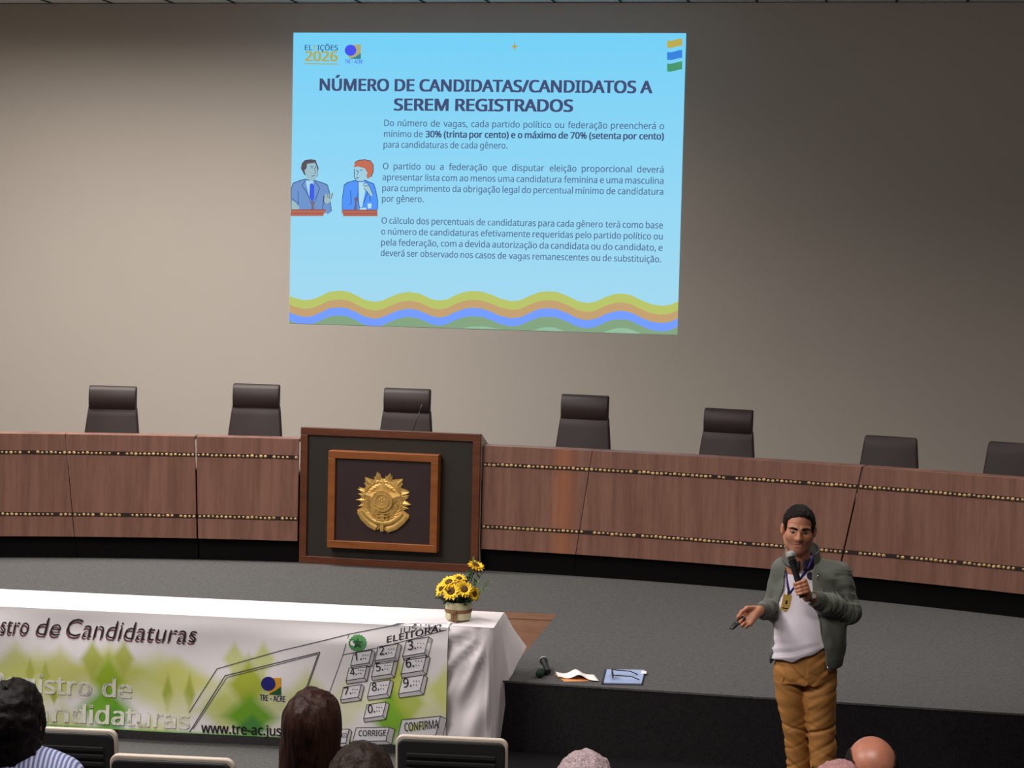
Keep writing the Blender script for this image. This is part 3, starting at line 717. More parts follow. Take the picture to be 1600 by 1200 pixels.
INK = {k: mat(k, c, .5) for k, c in (('black_ink', (34, 28, 32)), ('maroon_ink', (112, 62, 70)), ('grey_ink', (70, 72, 78)), ('white_ink', (222, 220, 206)), ('blue_ink', (24, 24, 110)), ('orange_ink', (214, 150, 34)),
                                     ('green_ink', (28, 84, 44)), ('crest_green_ink', (74, 140, 78)), ('key_ink', (224, 220, 224)), ('key_side_ink', (186, 182, 184)))}
bp_ = on_table_front
def btxt(name, s, pl, pr, cap, ink, t=.0045, bold=0, shear=0):
    g = G(); write(g, s, bp_(*pl), bp_(*pr), cap / 245.0, bfn, t, bold, shear); return obj(name, g, INK[ink], ban, fix=False)
for nm, dx, dy, ink, tt in (('heading_shadow', -2, 4, 'maroon_ink', .0040), ('heading_text', 0, 0, 'black_ink', .0060)):
    FONT[0] = None
    for wd, x0, x1, y0, y1 in (('Regi', -64, 0, 985, 988), ('stro', 2, 46, 988.5, 990.5), ('de', 58, 95, 991.5, 993.5), ('Candidaturas', 105, 308, 993.5, 1004)): btxt(nm, wd, (x0 + dx, y0 + dy), (x1 + dx, y1 + dy), 27, ink, tt, -.012, .22)
    FONT[0] = SANS
for wd, x0, x1, y0, y1 in (('Regi', -14, 68, 1076, 1081.5), ('stro', 71, 144, 1082, 1086), ('de', 160, 206, 1087.5, 1091), ('Can', 20, 109, 1123, 1127), ('didaturas', 114, 297, 1127.5, 1138)): btxt('ghost_text', wd, (x0, y0), (x1, y1), 27, 'white_ink', .006, .02)
btxt('web_address', 'www.tre-ac.jus.br', (315, 1144), (463, 1151.5), 15, 'black_ink', .0055, .016)
btxt('court_name', 'TRE – ACRE', (406.5, 1093.5), (446, 1096.5), 9, 'blue_ink', .0022, .02)
btxt('authority_text', 'JUSTIÇA', (622, 990), (690, 977), 7.5, 'grey_ink', .0024, .0, .2)
btxt('authority_text', 'ELEITORAL', (605, 1003), (694, 985), 8.5, 'black_ink', .0045, .014, .2)
def bpoly(name, pts, ink, t): g = G(); g.prism([bp_(*p) for p in pts], bfn, t - .0008, t); return obj(name, g, INK[ink], ban)
bpoly('logo_orange_square', [(424, 1058.5), (440, 1058.5), (440, 1085), (421, 1085)], 'orange_ink', .0022)
bpoly('logo_green_corner', [(440, 1072), (440, 1085.5), (420, 1084), (430, 1079)], 'green_ink', .0028)
bpoly('logo_blue_disc', [(420 + 11.3 * math.cos(a), 1067.5 + 10.8 * math.sin(a)) for a in np.linspace(0, 2 * math.pi, 25)[:-1]], 'blue_ink', .0034)
gcr = bpoly('green_emblem', [(560 + (13 + (k % 2) * 1.6) * math.cos(2 * math.pi * k / 40), 1003.5 + (12 + (k % 2) * 1.6) * math.sin(2 * math.pi * k / 40)) for k in range(40)], 'crest_green_ink', .0024)
g = G(); g.prism([bp_(560 + r * math.sin(a), 1003.5 - r * math.cos(a)) for a, r in [(math.pi / 5 * k, 9 if k % 2 == 0 else 4) for k in range(10)]], bfn, .0026, .0034); obj('emblem_star', g, INK['green_ink'], gcr)
g = G()
def bline(g, pts, w, t=.0022):
    p = [np.array(q, float) for q in pts]; seg = []
    for i in range(len(p) - 1):
        m = max(2, int(np.hypot(*(p[i + 1] - p[i])) / 12))
        for k in range(m): seg.append(p[i] + (p[i + 1] - p[i]) * k / m)
    seg.append(p[-1]); L = []; Rr = []
    for i, q in enumerate(seg):
        d = seg[min(i + 1, len(seg) - 1)] - seg[max(i - 1, 0)]; d /= np.hypot(*d); n = np.array((-d[1], d[0])) * w / 2; L.append(bp_(*(q + n))); Rr.append(bp_(*(q - n)))
    n = len(L); g.add([bfn(*q, t) for q in L] + [bfn(*q, t) for q in Rr], [(i, i + 1, n + i + 1, n + i) for i in range(n - 1)])
bline(g, [(296, 1113), (339, 1045), (440, 1016), (546, 990), (697, 962)], 1.3)
bline(g, [(297, 1143), (352, 1055.5), (430, 1036), (501, 1018)], 1.5); bline(g, [(302, 1139), (355, 1058), (430, 1039), (498, 1021)], 1.0)
bline(g, [(501, 1018), (478, 1082)], 1.3); bline(g, [(498, 1021), (476, 1082)], 1.0)
bline(g, [(546, 991), (537, 1022), (512, 1090)], 1.0); bline(g, [(537, 1022), (600, 1009), (698, 984)], 1.0)
obj('machine_outline', g, INK['grey_ink'], ban, fix=False)
# keypad keys
def key(name, x, y, w_, h_, txt, cap, dots=0, tw=.34, s=0.16):
    kx = -h_ * .25; sl = -w_ * s
    q = [(x - w_ / 2, y - h_ / 2), (x + w_ / 2, y - h_ / 2 + sl), (x + w_ / 2 + kx, y + h_ / 2 + sl), (x - w_ / 2 + kx, y + h_ / 2)]
    dx, dy = w_ * .17, h_ * .26
    back = [(a + dx * .6, b + dy * .0 - dy * .2) for a, b in q]
    side = [q[1], (q[1][0] + dx, q[1][1] + dy * .6), (q[2][0] + dx, q[2][1] + dy), q[2]]; bot = [q[3], q[2], (q[2][0] + dx, q[2][1] + dy), (q[3][0] + dx * .3, q[3][1] + dy)]
    g = G(); g.prism([bp_(*p) for p in q], bfn, .0018, .0026); k = obj(name, g, INK['key_ink'], ban)
    g = G(); g.prism([bp_(*p) for p in side], bfn, .0014, .0022); g.prism([bp_(*p) for p in bot], bfn, .0014, .0022); obj('key_side', g, INK['key_side_ink'], k)
    g = G()
    for a, b in ((q[0], q[1]), (q[1], q[2]), (q[2], q[3]), (q[3], q[0]), (q[1], side[1]), (side[1], side[2]), (side[2], q[2]), (side[2], bot[3]), (bot[3], q[3])): bline(g, [a, b], .9, .0048)
    xl = x - w_ * .42; yb = y + h_ * .1
    write(g, txt, bp_(xl, yb), bp_(xl + w_ * tw, yb + sl * tw), cap / 245.0, bfn, .0062, .006, .15)
    for i in range(dots):
        cx_, cy_ = x + w_ * (.02 + .13 * (i // 2)), y - h_ * (.22 - .26 * (i % 2)) + sl * .5
        g.prism([bp_(cx_ + .85 * math.cos(a), cy_ + .85 * math.sin(a)) for a in np.linspace(0, 2 * math.pi, 9)[:-1]], bfn, .0058, .0062)
    obj('key_marking', g, INK['black_ink'], k, fix=False)
for n_, x, y in (('1', 568, 1029), ('2', 607.5, 1020), ('3', 653, 1012), ('4', 560, 1053), ('5', 601.5, 1046), ('6', 650, 1040), ('7', 551, 1083), ('8', 595, 1077), ('9', 646, 1071), ('0', 589, 1111)):
    big = 1 + (x - 560) / 420
    key('keypad_key', x, y, 28 * big, 20 * big, n_ + '.', 11 * big, 5, .36)
key('keypad_key', 583, 1147, 52, 22, 'CORRIGE', 8.5, 0, .84, .03); key('keypad_key', 659, 1138, 60, 30, 'CONFIRMA', 12.5, 0, .88, .10); key('keypad_key', 533, 1150, 26, 22, 'BRANCO', 7, 0, .8, .03)

# flower arrangement on the table
p = on_z(716, 967, ZTOP + .009); fa = thing('flower_arrangement', 'small pot of yellow sunflowers with green leaves on the white table', 'flowers', p)
POT = mat('cream_pot', (196, 190, 150), .5, var=.2, vscale=14); STEM = mat('leaf_green', (62, 98, 40), .6, var=.35, vscale=40); DKL = mat('dark_leaf_green', (34, 62, 28), .6, var=.4, vscale=40); PET = mat('sunflower_yellow', (250, 200, 22), .6, var=.12, vscale=40)
CEN = mat('sunflower_centre', (84, 50, 18), .8, var=.3, vscale=90); TWI = mat('brown_twine', (128, 92, 62), .8, var=.2); PALE = mat('pale_leaf_green', (120, 146, 92), .6, var=.25, vscale=40)
obj('pot', G().lathe([(.068, 0), (.078, .01), (.082, .11), (.074, .11), (.07, .03), (.001, .03)], 28), POT, fa, auto=True)
g = G().lathe([(.0805, .045), (.084, .05), (.084, .062), (.0815, .067)], 28); g.box((-.02, -.085, .03), (.016, .006, .06)); g.box((.002, -.085, .024), (.014, .006, .06), .1); g.ball((-.01, -.088, .056), (.02, .01, .014), 10, 6); obj('twine_bow', g, TWI, fa, auto=True)
def sunflower(c, d, r):
    d = np.array(d, float); d /= np.linalg.norm(d); a = np.cross(d, (0, 0, 1.)) if abs(d[2]) < .95 else np.array((1., 0, 0)); a /= np.linalg.norm(a); b = np.cross(a, d); c = np.array(c, float); g = G()
    for lay, (n_, rr, up) in enumerate(((15, 1.0, .1), (13, .82, .28))):
        for k in range(n_):
            th = 2 * math.pi * (k + .5 * lay) / n_ + random.uniform(-.08, .08); e = a * math.cos(th) + b * math.sin(th); s = np.cross(d, e); L = r * rr * random.uniform(.9, 1.08); w_ = r * .20
            q = lambda f, sw, u: tuple(c + e * L * f + s * sw * w_ + d * L * u)
            g.add([q(.25, -.5, .02), q(.25, .5, .02), q(.65, .95, up), q(.65, 0, up - .06), q(.65, -.95, up), q(1, 0, up + random.uniform(-.1, .1))], [(0, 1, 2, 3), (0, 3, 4), (3, 2, 5), (4, 3, 5)])
    f = obj('sunflower', g, PET, fa, fix=False)
    g = G(); rings = []
    for rad, hgt in ((.40, .0), (.42, .1), (.34, .2), (.15, .22), (.01, .19)): rings.append([tuple(c + (a * math.cos(2 * math.pi * k / 14) + b * math.sin(2 * math.pi * k / 14)) * rad * r + d * hgt * r) for k in range(14)])
    obj('flower_centre', g.loft(rings), CEN, f, smooth=True)
    base = np.array((c[0] * .3, c[1] * .3, .06)); obj('stem', G().tube([tuple(base), tuple((base + c) / 2 + np.array((0, 0, .01))), tuple(c - d * .004)], .004, 6), STEM, f, smooth=True)
for c, d, r in (((-.10, -.02, .185), (-.7, -.6, .5), .058), ((-.055, -.03, .225), (-.25, -.5, .8), .062), ((-.03, -.075, .178), (-.1, -.8, .55), .062), ((.045, -.06, .195), (.25, -.85, .45), .058),
                ((.0, .0, .245), (.1, -.4, .9), .05), ((.10, -.03, .165), (.8, -.5, .2), .05), ((-.12, .03, .16), (-.9, -.2, .3), .05), ((.095, .03, .325), (.35, -.25, .95), .058)):
    sunflower(c, d, r)
def leafset(name, spots, m, n_, L0, W0):
    g = G()
    for base, tip in spots:
        base = np.array(base, float); tip = np.array(tip, float)
        for k in range(n_):
            q = k / (n_ - 1); p_ = base + (tip - base) * q; ax = (tip - base) / np.linalg.norm(tip - base); sd = np.array((random.uniform(-1, 1), random.uniform(-1, 1), random.uniform(-.4, .6))); sd -= ax * (sd @ ax) * .4; sd /= np.linalg.norm(sd)
            dr = sd + ax * .5; dr /= np.linalg.norm(dr); wv = np.cross(dr, (random.uniform(-.3, .3), random.uniform(-.3, .3), 1)); wv /= np.linalg.norm(wv); L = L0 * random.uniform(.7, 1.2); w_ = W0 * random.uniform(.8, 1.2)
            g.add([tuple(p_), tuple(p_ + dr * L * .5 + wv * w_ / 2), tuple(p_ + dr * L), tuple(p_ + dr * L * .5 - wv * w_ / 2)], [(0, 1, 2, 3)])
        g.tube([tuple(base), tuple((base + tip) / 2), tuple(tip)], .0022, 5)
    obj(name, g, m, fa, fix=False)
leafset('sprig', [((.03, .02, .12), (.085, .03, .37)), ((.02, .02, .12), (.06, .04, .30)), ((.04, .0, .1), (.13, .02, .27))], STEM, 46, .04, .012)
leafset('pale_sprig', [((.06, .0, .1), (.20, .02, .25)), ((.06, .0, .1), (.17, .0, .20)), ((.05, .0, .1), (.13, -.03, .24))], PALE, 26, .035, .007)
leafset('foliage', [((-.02, 0, .09), (-.13, -.02, .13)), ((0, 0, .09), (-.06, -.08, .13)), ((0, 0, .09), (.06, -.08, .12)), ((0, 0, .09), (.11, 0, .13)), ((0, .02, .09), (0, .08, .16)), ((-.03, -.02, .09), (-.05, -.07, .17)), ((.03, -.02, .09), (.05, -.06, .16))], DKL, 22, .05, .026)

# things lying on the stage edge
GRN = mat('dark_green_foam', (22, 52, 30), .9, bump=.3, bscale=300); GRI = mat('grey_mic_grille', (164, 164, 162), .4, metal=.2, bump=.6, bscale=900, bdist=.002)
def hand_mic(name, label, loc, rz, grille, lift):
    t = thing(name, label, 'microphone', loc, rz, 'microphones on the stage edge')
    d = np.array((0, -1, 0)); z0 = .026
    obj('grille', G().ball((0, 0, z0), (.0255, .028, .0255), 18, 12), grille, t, smooth=True)
    obj('grille_band', G().tube([(0, .012, z0), (0, .020, z0)], .0268, 18), M['chrome'] if grille is GRI else M['black'], t, auto=True)
    obj('handle', G().tube([(0, .022, z0), (0, .04, z0 - .002), (0, .12, z0 - .006), (0, .19, z0 - .008)], [.0225, .0195, .017, .017], 16), M['black'], t, auto=True)
    return t
mc = hand_mic('handheld_microphone', 'grey-headed microphone lying on the stage edge beside the tablecloth', on_z(848.5, 1045, STAGE), math.radians(199), GRI, 0)
mc.location.z += .030; mc.rotation_euler = (math.radians(-7.5), 0, math.radians(199))
hand_mic('handheld_microphone', 'green-headed microphone lying on the stage edge, left of the leaflet', on_z(843, 1059, STAGE), math.radians(-4), GRN, 0)
PAP = mat('white_paper', (240, 232, 228), .8); ORA = mat('orange_paper', (206, 140, 84), .8); FOL = mat('pale_blue_folder', (156, 170, 206), .5, var=.06); SPI = mat('navy_spine', (38, 38, 58), .6)
def flat_px(pts, z): return [tuple(on_z(x, y, z)) for x, y in pts]
c = on_z(900, 1061, STAGE)
lo_ = lambda p: tuple(np.array(p) - c)
o1 = obj('orange_sheet', G(), ORA); bpy.data.objects.remove(o1)
g = G(); gx = list(np.linspace(0, 1, 15)); gy = list(np.linspace(0, 1, 6))
P4 = [np.array(lo_(k)) for k in flat_px([(882, 1066), (922, 1065), (900, 1056), (866, 1054)], STAGE)]
def bil(P, a, b): return (P[0] * (1 - a) + P[1] * a) * (1 - b) + (P[3] * (1 - a) + P[2] * a) * b
g.grid(lambda a, b: tuple(bil(P4, a, b) + np.array((0, 0, .003))), gx, gy)
o = obj('orange_sheet', g, ORA, None, solid=.002); o.location = tuple(c); tag(o, 'orange sheet peeking out from under the open white leaflet', 'paper')
P4 = [np.array(lo_(k)) for k in flat_px([(872, 1061), (936, 1066), (928, 1056), (868, 1054)], STAGE)]
g = G(); g.grid(lambda a, b: tuple(bil(P4, a, b) + np.array((0, 0, .008 + .030 * math.exp(-((a - .52) / .16) ** 2) + .012 * max(0, .2 - a) * 4))), gx, gy)
o = obj('leaflet', g, PAP, None, smooth=True, solid=.0015); o.location = tuple(c); tag(o, 'open white leaflet with a raised fold lying on the stage edge', 'leaflet')
q0, q1, q2, q3 = [np.array(k) for k in flat_px([(941, 1070), (1004, 1071), (1009, 1050), (946, 1049)], STAGE)]
c = (q0 + q2) / 2; fol = thing('folder', 'pale blue folder with dark spine on the stage edge under eyeglasses', 'folder', c)
def slabp(P, z0, z1):
    g = G(); v = [(p[0] - c[0], p[1] - c[1], z0) for p in P] + [(p[0] - c[0], p[1] - c[1], z1) for p in P]
    return g.add(v, [(3, 2, 1, 0), (4, 5, 6, 7), (0, 1, 5, 4), (1, 2, 6, 5), (2, 3, 7, 6), (3, 0, 4, 7)])
sh = lambda P, k: [p for p in P]
obj('back_cover', slabp([q0, q1, q2, q3], 0, .006), SPI, fol); obj('front_cover', slabp([q0 + (q1 - q0) * .03, q1 - (q1 - q0) * .03, q2 - (q2 - q3) * .02, q3 + (q2 - q3) * .03], .006, .014), FOL, fol)
obj('spine', slabp([q0 - (q1 - q0) * .012, q0 + (q1 - q0) * .03, q3 + (q2 - q3) * .03, q3 - (q2 - q3) * .012], .0, .017), SPI, fol)
obj('paper_edge', slabp([q2 - (q2 - q3) * .1 + (q1 - q2) * .1, q2 + (q2 - q3) * .03 + (q1 - q2) * .12, q2 + (q2 - q3) * .03 + (q1 - q2) * .3, q2 - (q2 - q3) * .1 + (q1 - q2) * .3], .0135, .0155), PAP, fol)
gz = .018
ec = on_z(972, 1058, STAGE + gz); gl = thing('eyeglasses', 'black-framed eyeglasses resting on the pale blue folder', 'glasses', ec, math.radians(-80)); gl.scale = (1.2, 1.2, 1.2)
LENS = NT('clear_lens'); LENS.b.inputs['Transmission Weight'].default_value = 1; LENS.b.inputs['Roughness'].default_value = .02; LENS.b.inputs['IOR'].default_value = 1.05
for s in (-1, 1):
    rim = [(s * .034 + .026 * math.cos(a), -.05, .018 + .017 * math.sin(a)) for a in np.linspace(0, 2 * math.pi, 25)]
    r_ = obj('rim', G().tube(rim, .0026, 6, False), M['black'], gl, smooth=True)
    obj('lens', G().prism([(a, b) for a, _, b in rim[:-1]], lambda u, v, t: (u, t, v), -.0505, -.0495), LENS.m, r_)
    obj('temple', G().tube([(s * .061, -.05, .024), (s * .063, -.02, .022), (s * .062, .045, .018), (s * .058, .085, .002)], .0028, 6), M['black'], gl, smooth=True)
obj('bridge', G().tube([(-.009, -.05, .022), (0, -.053, .026), (.009, -.05, .022)], .0016, 6), M['black'], gl, smooth=True)

# ------------------------------------------------------------------ auditorium seats
RIM = mat('cream_seat_edge', (214, 200, 184), .45); MESH = mat('black_seat_back', (30, 29, 30), .6); FAB = mat('black_seat_fabric', (30, 30, 33), .85)
def make_seat(label):
    t = thing('auditorium_seat', label, 'seat', group='black and cream auditorium seats')
    wd, tp = .485, .965
    def prof(w_, z0, z1, r):
        pts = [(-w_ / 2, z0), (w_ / 2, z0)]
        for k in range(7): a = math.radians(90 * k / 6); pts.append((w_ / 2 - r + r * math.cos(a), z1 - r + r * math.sin(a)))
        for k in range(7): a = math.radians(90 + 90 * k / 6); pts.append((-w_ / 2 + r + r * math.cos(a), z1 - r + r * math.sin(a)))
        return pts
    lean = lambda u, v, q: (u, q - (v - .45) * .16 + .0, v)
    obj('back_shell', G().prism(prof(wd, .42, tp, .035), lean, .0, .030), RIM, t, bevel=.006)
    g = G(); g.prism(prof(wd - .022, .40, tp - .014, .03), lean, -.022, .004); bk = obj('back_cover', g, MESH, t, bevel=.008)
    g = G()
    for k in range(12):
        z = .50 + k * .034; g.prism([(-wd / 2 + .05, z), (wd / 2 - .05, z), (wd / 2 - .05, z + .02), (-wd / 2 + .05, z + .02)], lean, -.030, -.02)
    obj('back_ribs', g, MESH, bk, bevel=.004)
    obj('back_cushion', G().prism(prof(wd - .05, .46, tp - .05, .03), lean, .03, .07), FAB, t, bevel=.015)
    obj('seat', G().box((0, .29, .43), (.46, .44, .09)), FAB, t, bevel=.02)
    for s in (-1, 1):
        obj('armrest', G().box((s * .265, .22, .64), (.05, .36, .03)), RIM, t, bevel=.008); obj('side_frame', G().box((s * .265, .18, .3125), (.03, .14, .625)), MESH, t, bevel=.004)
        obj('foot', G().box((s * .265, .18, .012), (.06, .32, .024)), MESH, t, bevel=.004)
    obj('under_beam', G().box((0, .2, .34), (.53, .08, .06)), MESH, t)
    return t
SEAT0 = make_seat('empty auditorium seat in front of the white table end, its back fully visible'); _first = [True]
def floor_at(x, y):
    z = 0
    for k in range(9):
        if y < tier_y(x, k): z = .13 * (k + 1)
    return z
def seat_at(x, y, label, rz=0.03, z=None):
    """y: where the top of the back stands"""
    zf = floor_at(x, y + .42) if z is None else z
    s = SEAT0 if _first[0] else dup(SEAT0); _first[0] = False
    s.location = (x, y + .09, zf); s.rotation_euler = (0, 0, rz); s['label'] = label; return s
q = at_depth(702, 1150, 7.95); seat_at(q[0], q[1], 'empty auditorium seat right below the white table end, wide back in view', .10)
q = at_depth(91, 1118, 7.95); seat_at(q[0], q[1], 'auditorium seat with ribbed black back beside the curly dark-haired head at far left', .10)
q = at_depth(263.5, 1184, 7.07); seat_at(q[0], q[1], 'auditorium seat of which only the cream top edge shows, below the ghost lettering', .10)
q = at_depth(1326, 1191, 7.07); seat_at(q[0], q[1], "auditorium seat below the speaker's trousers, partly behind the pinkish bald head", .12)

# ------------------------------------------------------------------ smooth-union field modelling for people and clothes
class Field:
    def __init__(s, lo, hi, h):
        s.lo = np.array(lo, float); s.h = h; s.n = np.maximum(2, np.ceil((np.array(hi) - s.lo) / h).astype(int) + 1)
        s.F = np.full(s.n, 1.0, np.float32); s.ax = [s.lo[i] + h * np.arange(s.n[i]) for i in range(3)]
    def sl(s, lo, hi):
        a = np.clip(np.floor((np.array(lo) - s.lo) / s.h).astype(int), 0, s.n - 1); b = np.clip(np.ceil((np.array(hi) - s.lo) / s.h).astype(int) + 1, 1, s.n)
        return tuple(slice(int(x), int(max(x + 1, y))) for x, y in zip(a, b))
    def grid(s, S): return s.ax[0][S[0]][:, None, None], s.ax[1][S[1]][None, :, None], s.ax[2][S[2]][None, None, :]
    def put(s, fn, lo, hi, k=.01, op='u'):
        m = k + 3 * s.h; S = s.sl(np.array(lo) - m, np.array(hi) + m); d = fn(*s.grid(S)); F = s.F[S]
        if op == 'u':
            h = np.clip(.5 + .5 * (F - d) / k, 0, 1); s.F[S] = F * (1 - h) + d * h - k * h * (1 - h)
        elif op == 's':
            h = np.clip(.5 - .5 * (F + d) / k, 0, 1); s.F[S] = F * (1 - h) - d * h + k * h * (1 - h)
        return s
    def cap(s, a, b, r0, r1=None, k=.012, op='u'):
        r1 = r0 if r1 is None else r1; a = np.array(a, float); b = np.array(b, float); ba = b - a; L2 = max(ba @ ba, 1e-9); R = max(r0, r1)
        def fn(X, Y, Z):
            x, y, z = X - a[0], Y - a[1], Z - a[2]; t = np.clip((x * ba[0] + y * ba[1] + z * ba[2]) / L2, 0, 1)
            return np.sqrt((x - ba[0] * t) ** 2 + (y - ba[1] * t) ** 2 + (z - ba[2] * t) ** 2) - (r0 + (r1 - r0) * t)
        return s.put(fn, np.minimum(a, b) - R, np.maximum(a, b) + R, k, op)
    def ell(s, c, r, k=.012, op='u', R=None):
        c = np.array(c, float); r = np.array(r, float); R = np.eye(3) if R is None else R; m = r.max()
        def fn(X, Y, Z):
            x, y, z = X - c[0], Y - c[1], Z - c[2]; q = [R[0, i] * x + R[1, i] * y + R[2, i] * z for i in range(3)]
            k0 = np.sqrt(sum((q[i] / r[i]) ** 2 for i in range(3))); k1 = np.sqrt(sum((q[i] / r[i] ** 2) ** 2 for i in range(3))) + 1e-9
            return k0 * (k0 - 1) / k1
        return s.put(fn, c - m, c + m, k, op)
    def lofted(s, rows, k=.02, op='u', psi=0):
        """rows: (z, cx, cy, a, b) elliptical sections; psi turns them about the vertical"""
        rows = np.array(rows, float); cs, sn = math.cos(psi), math.sin(psi)
        def fn(X, Y, Z):
            f = lambda i: np.interp(Z, rows[:, 0], rows[:, i]); cx, cy, a, b = f(1), f(2), f(3), f(4)
            x, y = X - cx, Y - cy; x, y = x * cs + y * sn, -x * sn + y * cs
            q = np.sqrt((x / a) ** 2 + (y / b) ** 2); d = (q - 1) * np.minimum(a, b) * .92
            e = np.maximum(rows[0, 0] - Z, Z - rows[-1, 0])
            return np.where(e > 0, np.sqrt(np.maximum(d, 0) ** 2 + e ** 2), np.maximum(d, e * .999))
        m = rows[:, 3:5].max(); lo = [rows[:, 1].min() - m, rows[:, 2].min() - m, rows[0, 0]]; hi = [rows[:, 1].max() + m, rows[:, 2].max() + m, rows[-1, 0]]
        return s.put(fn, lo, hi, k, op)
    def wobble(s, fn, lo=None, hi=None):
        S = s.sl(s.lo if lo is None else lo, s.lo + s.h * s.n if hi is None else hi); s.F[S] += fn(*s.grid(S)); return s
    def mesh(s):
        F = s.F; I = F < 0; c = I[:-1, :-1, :-1].astype(np.int8)
        for a in (0, 1):
            for b in (0, 1):
                for d in (0, 1):
                    if a or b or d: c = c + I[a:F.shape[0] - 1 + a, b:F.shape[1] - 1 + b, d:F.shape[2] - 1 + d]
        mask = (c > 0) & (c < 8); ijk = np.argwhere(mask); idx = np.full(mask.shape, -1, np.int64); idx[mask] = np.arange(len(ijk))
        acc = np.zeros((len(ijk), 3)); cnt = np.zeros(len(ijk))
        off = [(a, b, d) for a in (0, 1) for b in (0, 1) for d in (0, 1)]
        val = {o: F[ijk[:, 0] + o[0], ijk[:, 1] + o[1], ijk[:, 2] + o[2]].astype(float) for o in off}
        for o in off:
            for ax in range(3):
                if o[ax]: continue
                p = list(o); p[ax] = 1; p = tuple(p); va, vb = val[o], val[p]; cr = (va < 0) != (vb < 0)
                t = np.where(cr, va / np.where(cr, va - vb, 1), 0); P = np.array(o, float)[None, :].repeat(len(ijk), 0); P[:, ax] += t
                acc += P * cr[:, None]; cnt += cr
        V = s.lo + s.h * (ijk + acc / cnt[:, None]); Q = []
        for ax in range(3):
            u, v = (ax + 1) % 3, (ax + 2) % 3; sa = [slice(None)] * 3; sb = [slice(None)] * 3; sa[ax] = slice(0, -1); sb[ax] = slice(1, None)
            A, B = I[tuple(sa)], I[tuple(sb)]; e = np.argwhere(A != B); e = e[(e[:, u] > 0) & (e[:, v] > 0) & (e[:, u] < F.shape[u] - 1) & (e[:, v] < F.shape[v] - 1)]
            ins = A[e[:, 0], e[:, 1], e[:, 2]]; q = []
            for du, dv in ((-1, -1), (0, -1), (0, 0), (-1, 0)):
                w = e.copy(); w[:, u] += du; w[:, v] += dv; q.append(idx[w[:, 0], w[:, 1], w[:, 2]])
            q = np.stack(q, 1); q[~ins] = q[~ins][:, ::-1]; Q.append(q)
        Q = np.concatenate(Q); Q = Q[(Q >= 0).all(1)]; return V, Q
    def front_y(s, x, z):
        i = int(round((x - s.lo[0]) / s.h)); k = int(round((z - s.lo[2]) / s.h)); col = s.F[i, :, k]; j = np.argmax(col < 0); return s.ax[1][j]
def fobj(name, fld, m, parent, region=None, relax=1):
    V, Q = fld.mesh()
    me = bpy.data.meshes.new(name); me.vertices.add(len(V)); me.vertices.foreach_set('co', V.astype(np.float32).ravel())
    me.loops.add(Q.size); me.polygons.add(len(Q)); me.loops.foreach_set('vertex_index', Q.ravel().astype(np.int32)); me.polygons.foreach_set('loop_start', (np.arange(len(Q)) * 4).astype(np.int32))
    me.polygons.foreach_set('loop_total', np.full(len(Q), 4, np.int32)); ms = m if isinstance(m, (list, tuple)) else [m]
    for k in ms: me.materials.append(k)
    me.update(calc_edges=True); me.validate()
    me.polygons.foreach_set('use_smooth', np.ones(len(me.polygons), bool))
    if region is not None:
        Cn = V[Q].mean(1); me.polygons.foreach_set('material_index', region(Cn).astype(np.int32))
    me.update(); o = bpy.data.objects.new(name, me); COL.objects.link(o); o.parent = parent
    if relax:
        q = o.modifiers.new('relax', 'SMOOTH'); q.factor = .5; q.iterations = relax
    return o
_lat = np.random.default_rng(3).random((32, 32, 32)).astype(np.float32)
def vnoise(X, Y, Z, f=(20, 20, 20), o=0.0):
    X, Y, Z = np.broadcast_arrays(X * f[0] + o, Y * f[1] + o * 1.7, Z * f[2] + o * .6); i = [np.floor(a).astype(int) for a in (X, Y, Z)]; t = [a - b for a, b in zip((X, Y, Z), i)]; t = [a * a * (3 - 2 * a) for a in t]; r = 0
    for a in (0, 1):
        for b in (0, 1):
            for c in (0, 1):
                r = r + _lat[(i[0] + a) % 32, (i[1] + b) % 32, (i[2] + c) % 32] * (t[0] if a else 1 - t[0]) * (t[1] if b else 1 - t[1]) * (t[2] if c else 1 - t[2])
    return r - .5
def rot(yaw=0, pitch=0, roll=0): return np.array(Matrix.Rotation(yaw, 3, 'Z') @ Matrix.Rotation(pitch, 3, 'X') @ Matrix.Rotation(roll, 3, 'Y'))

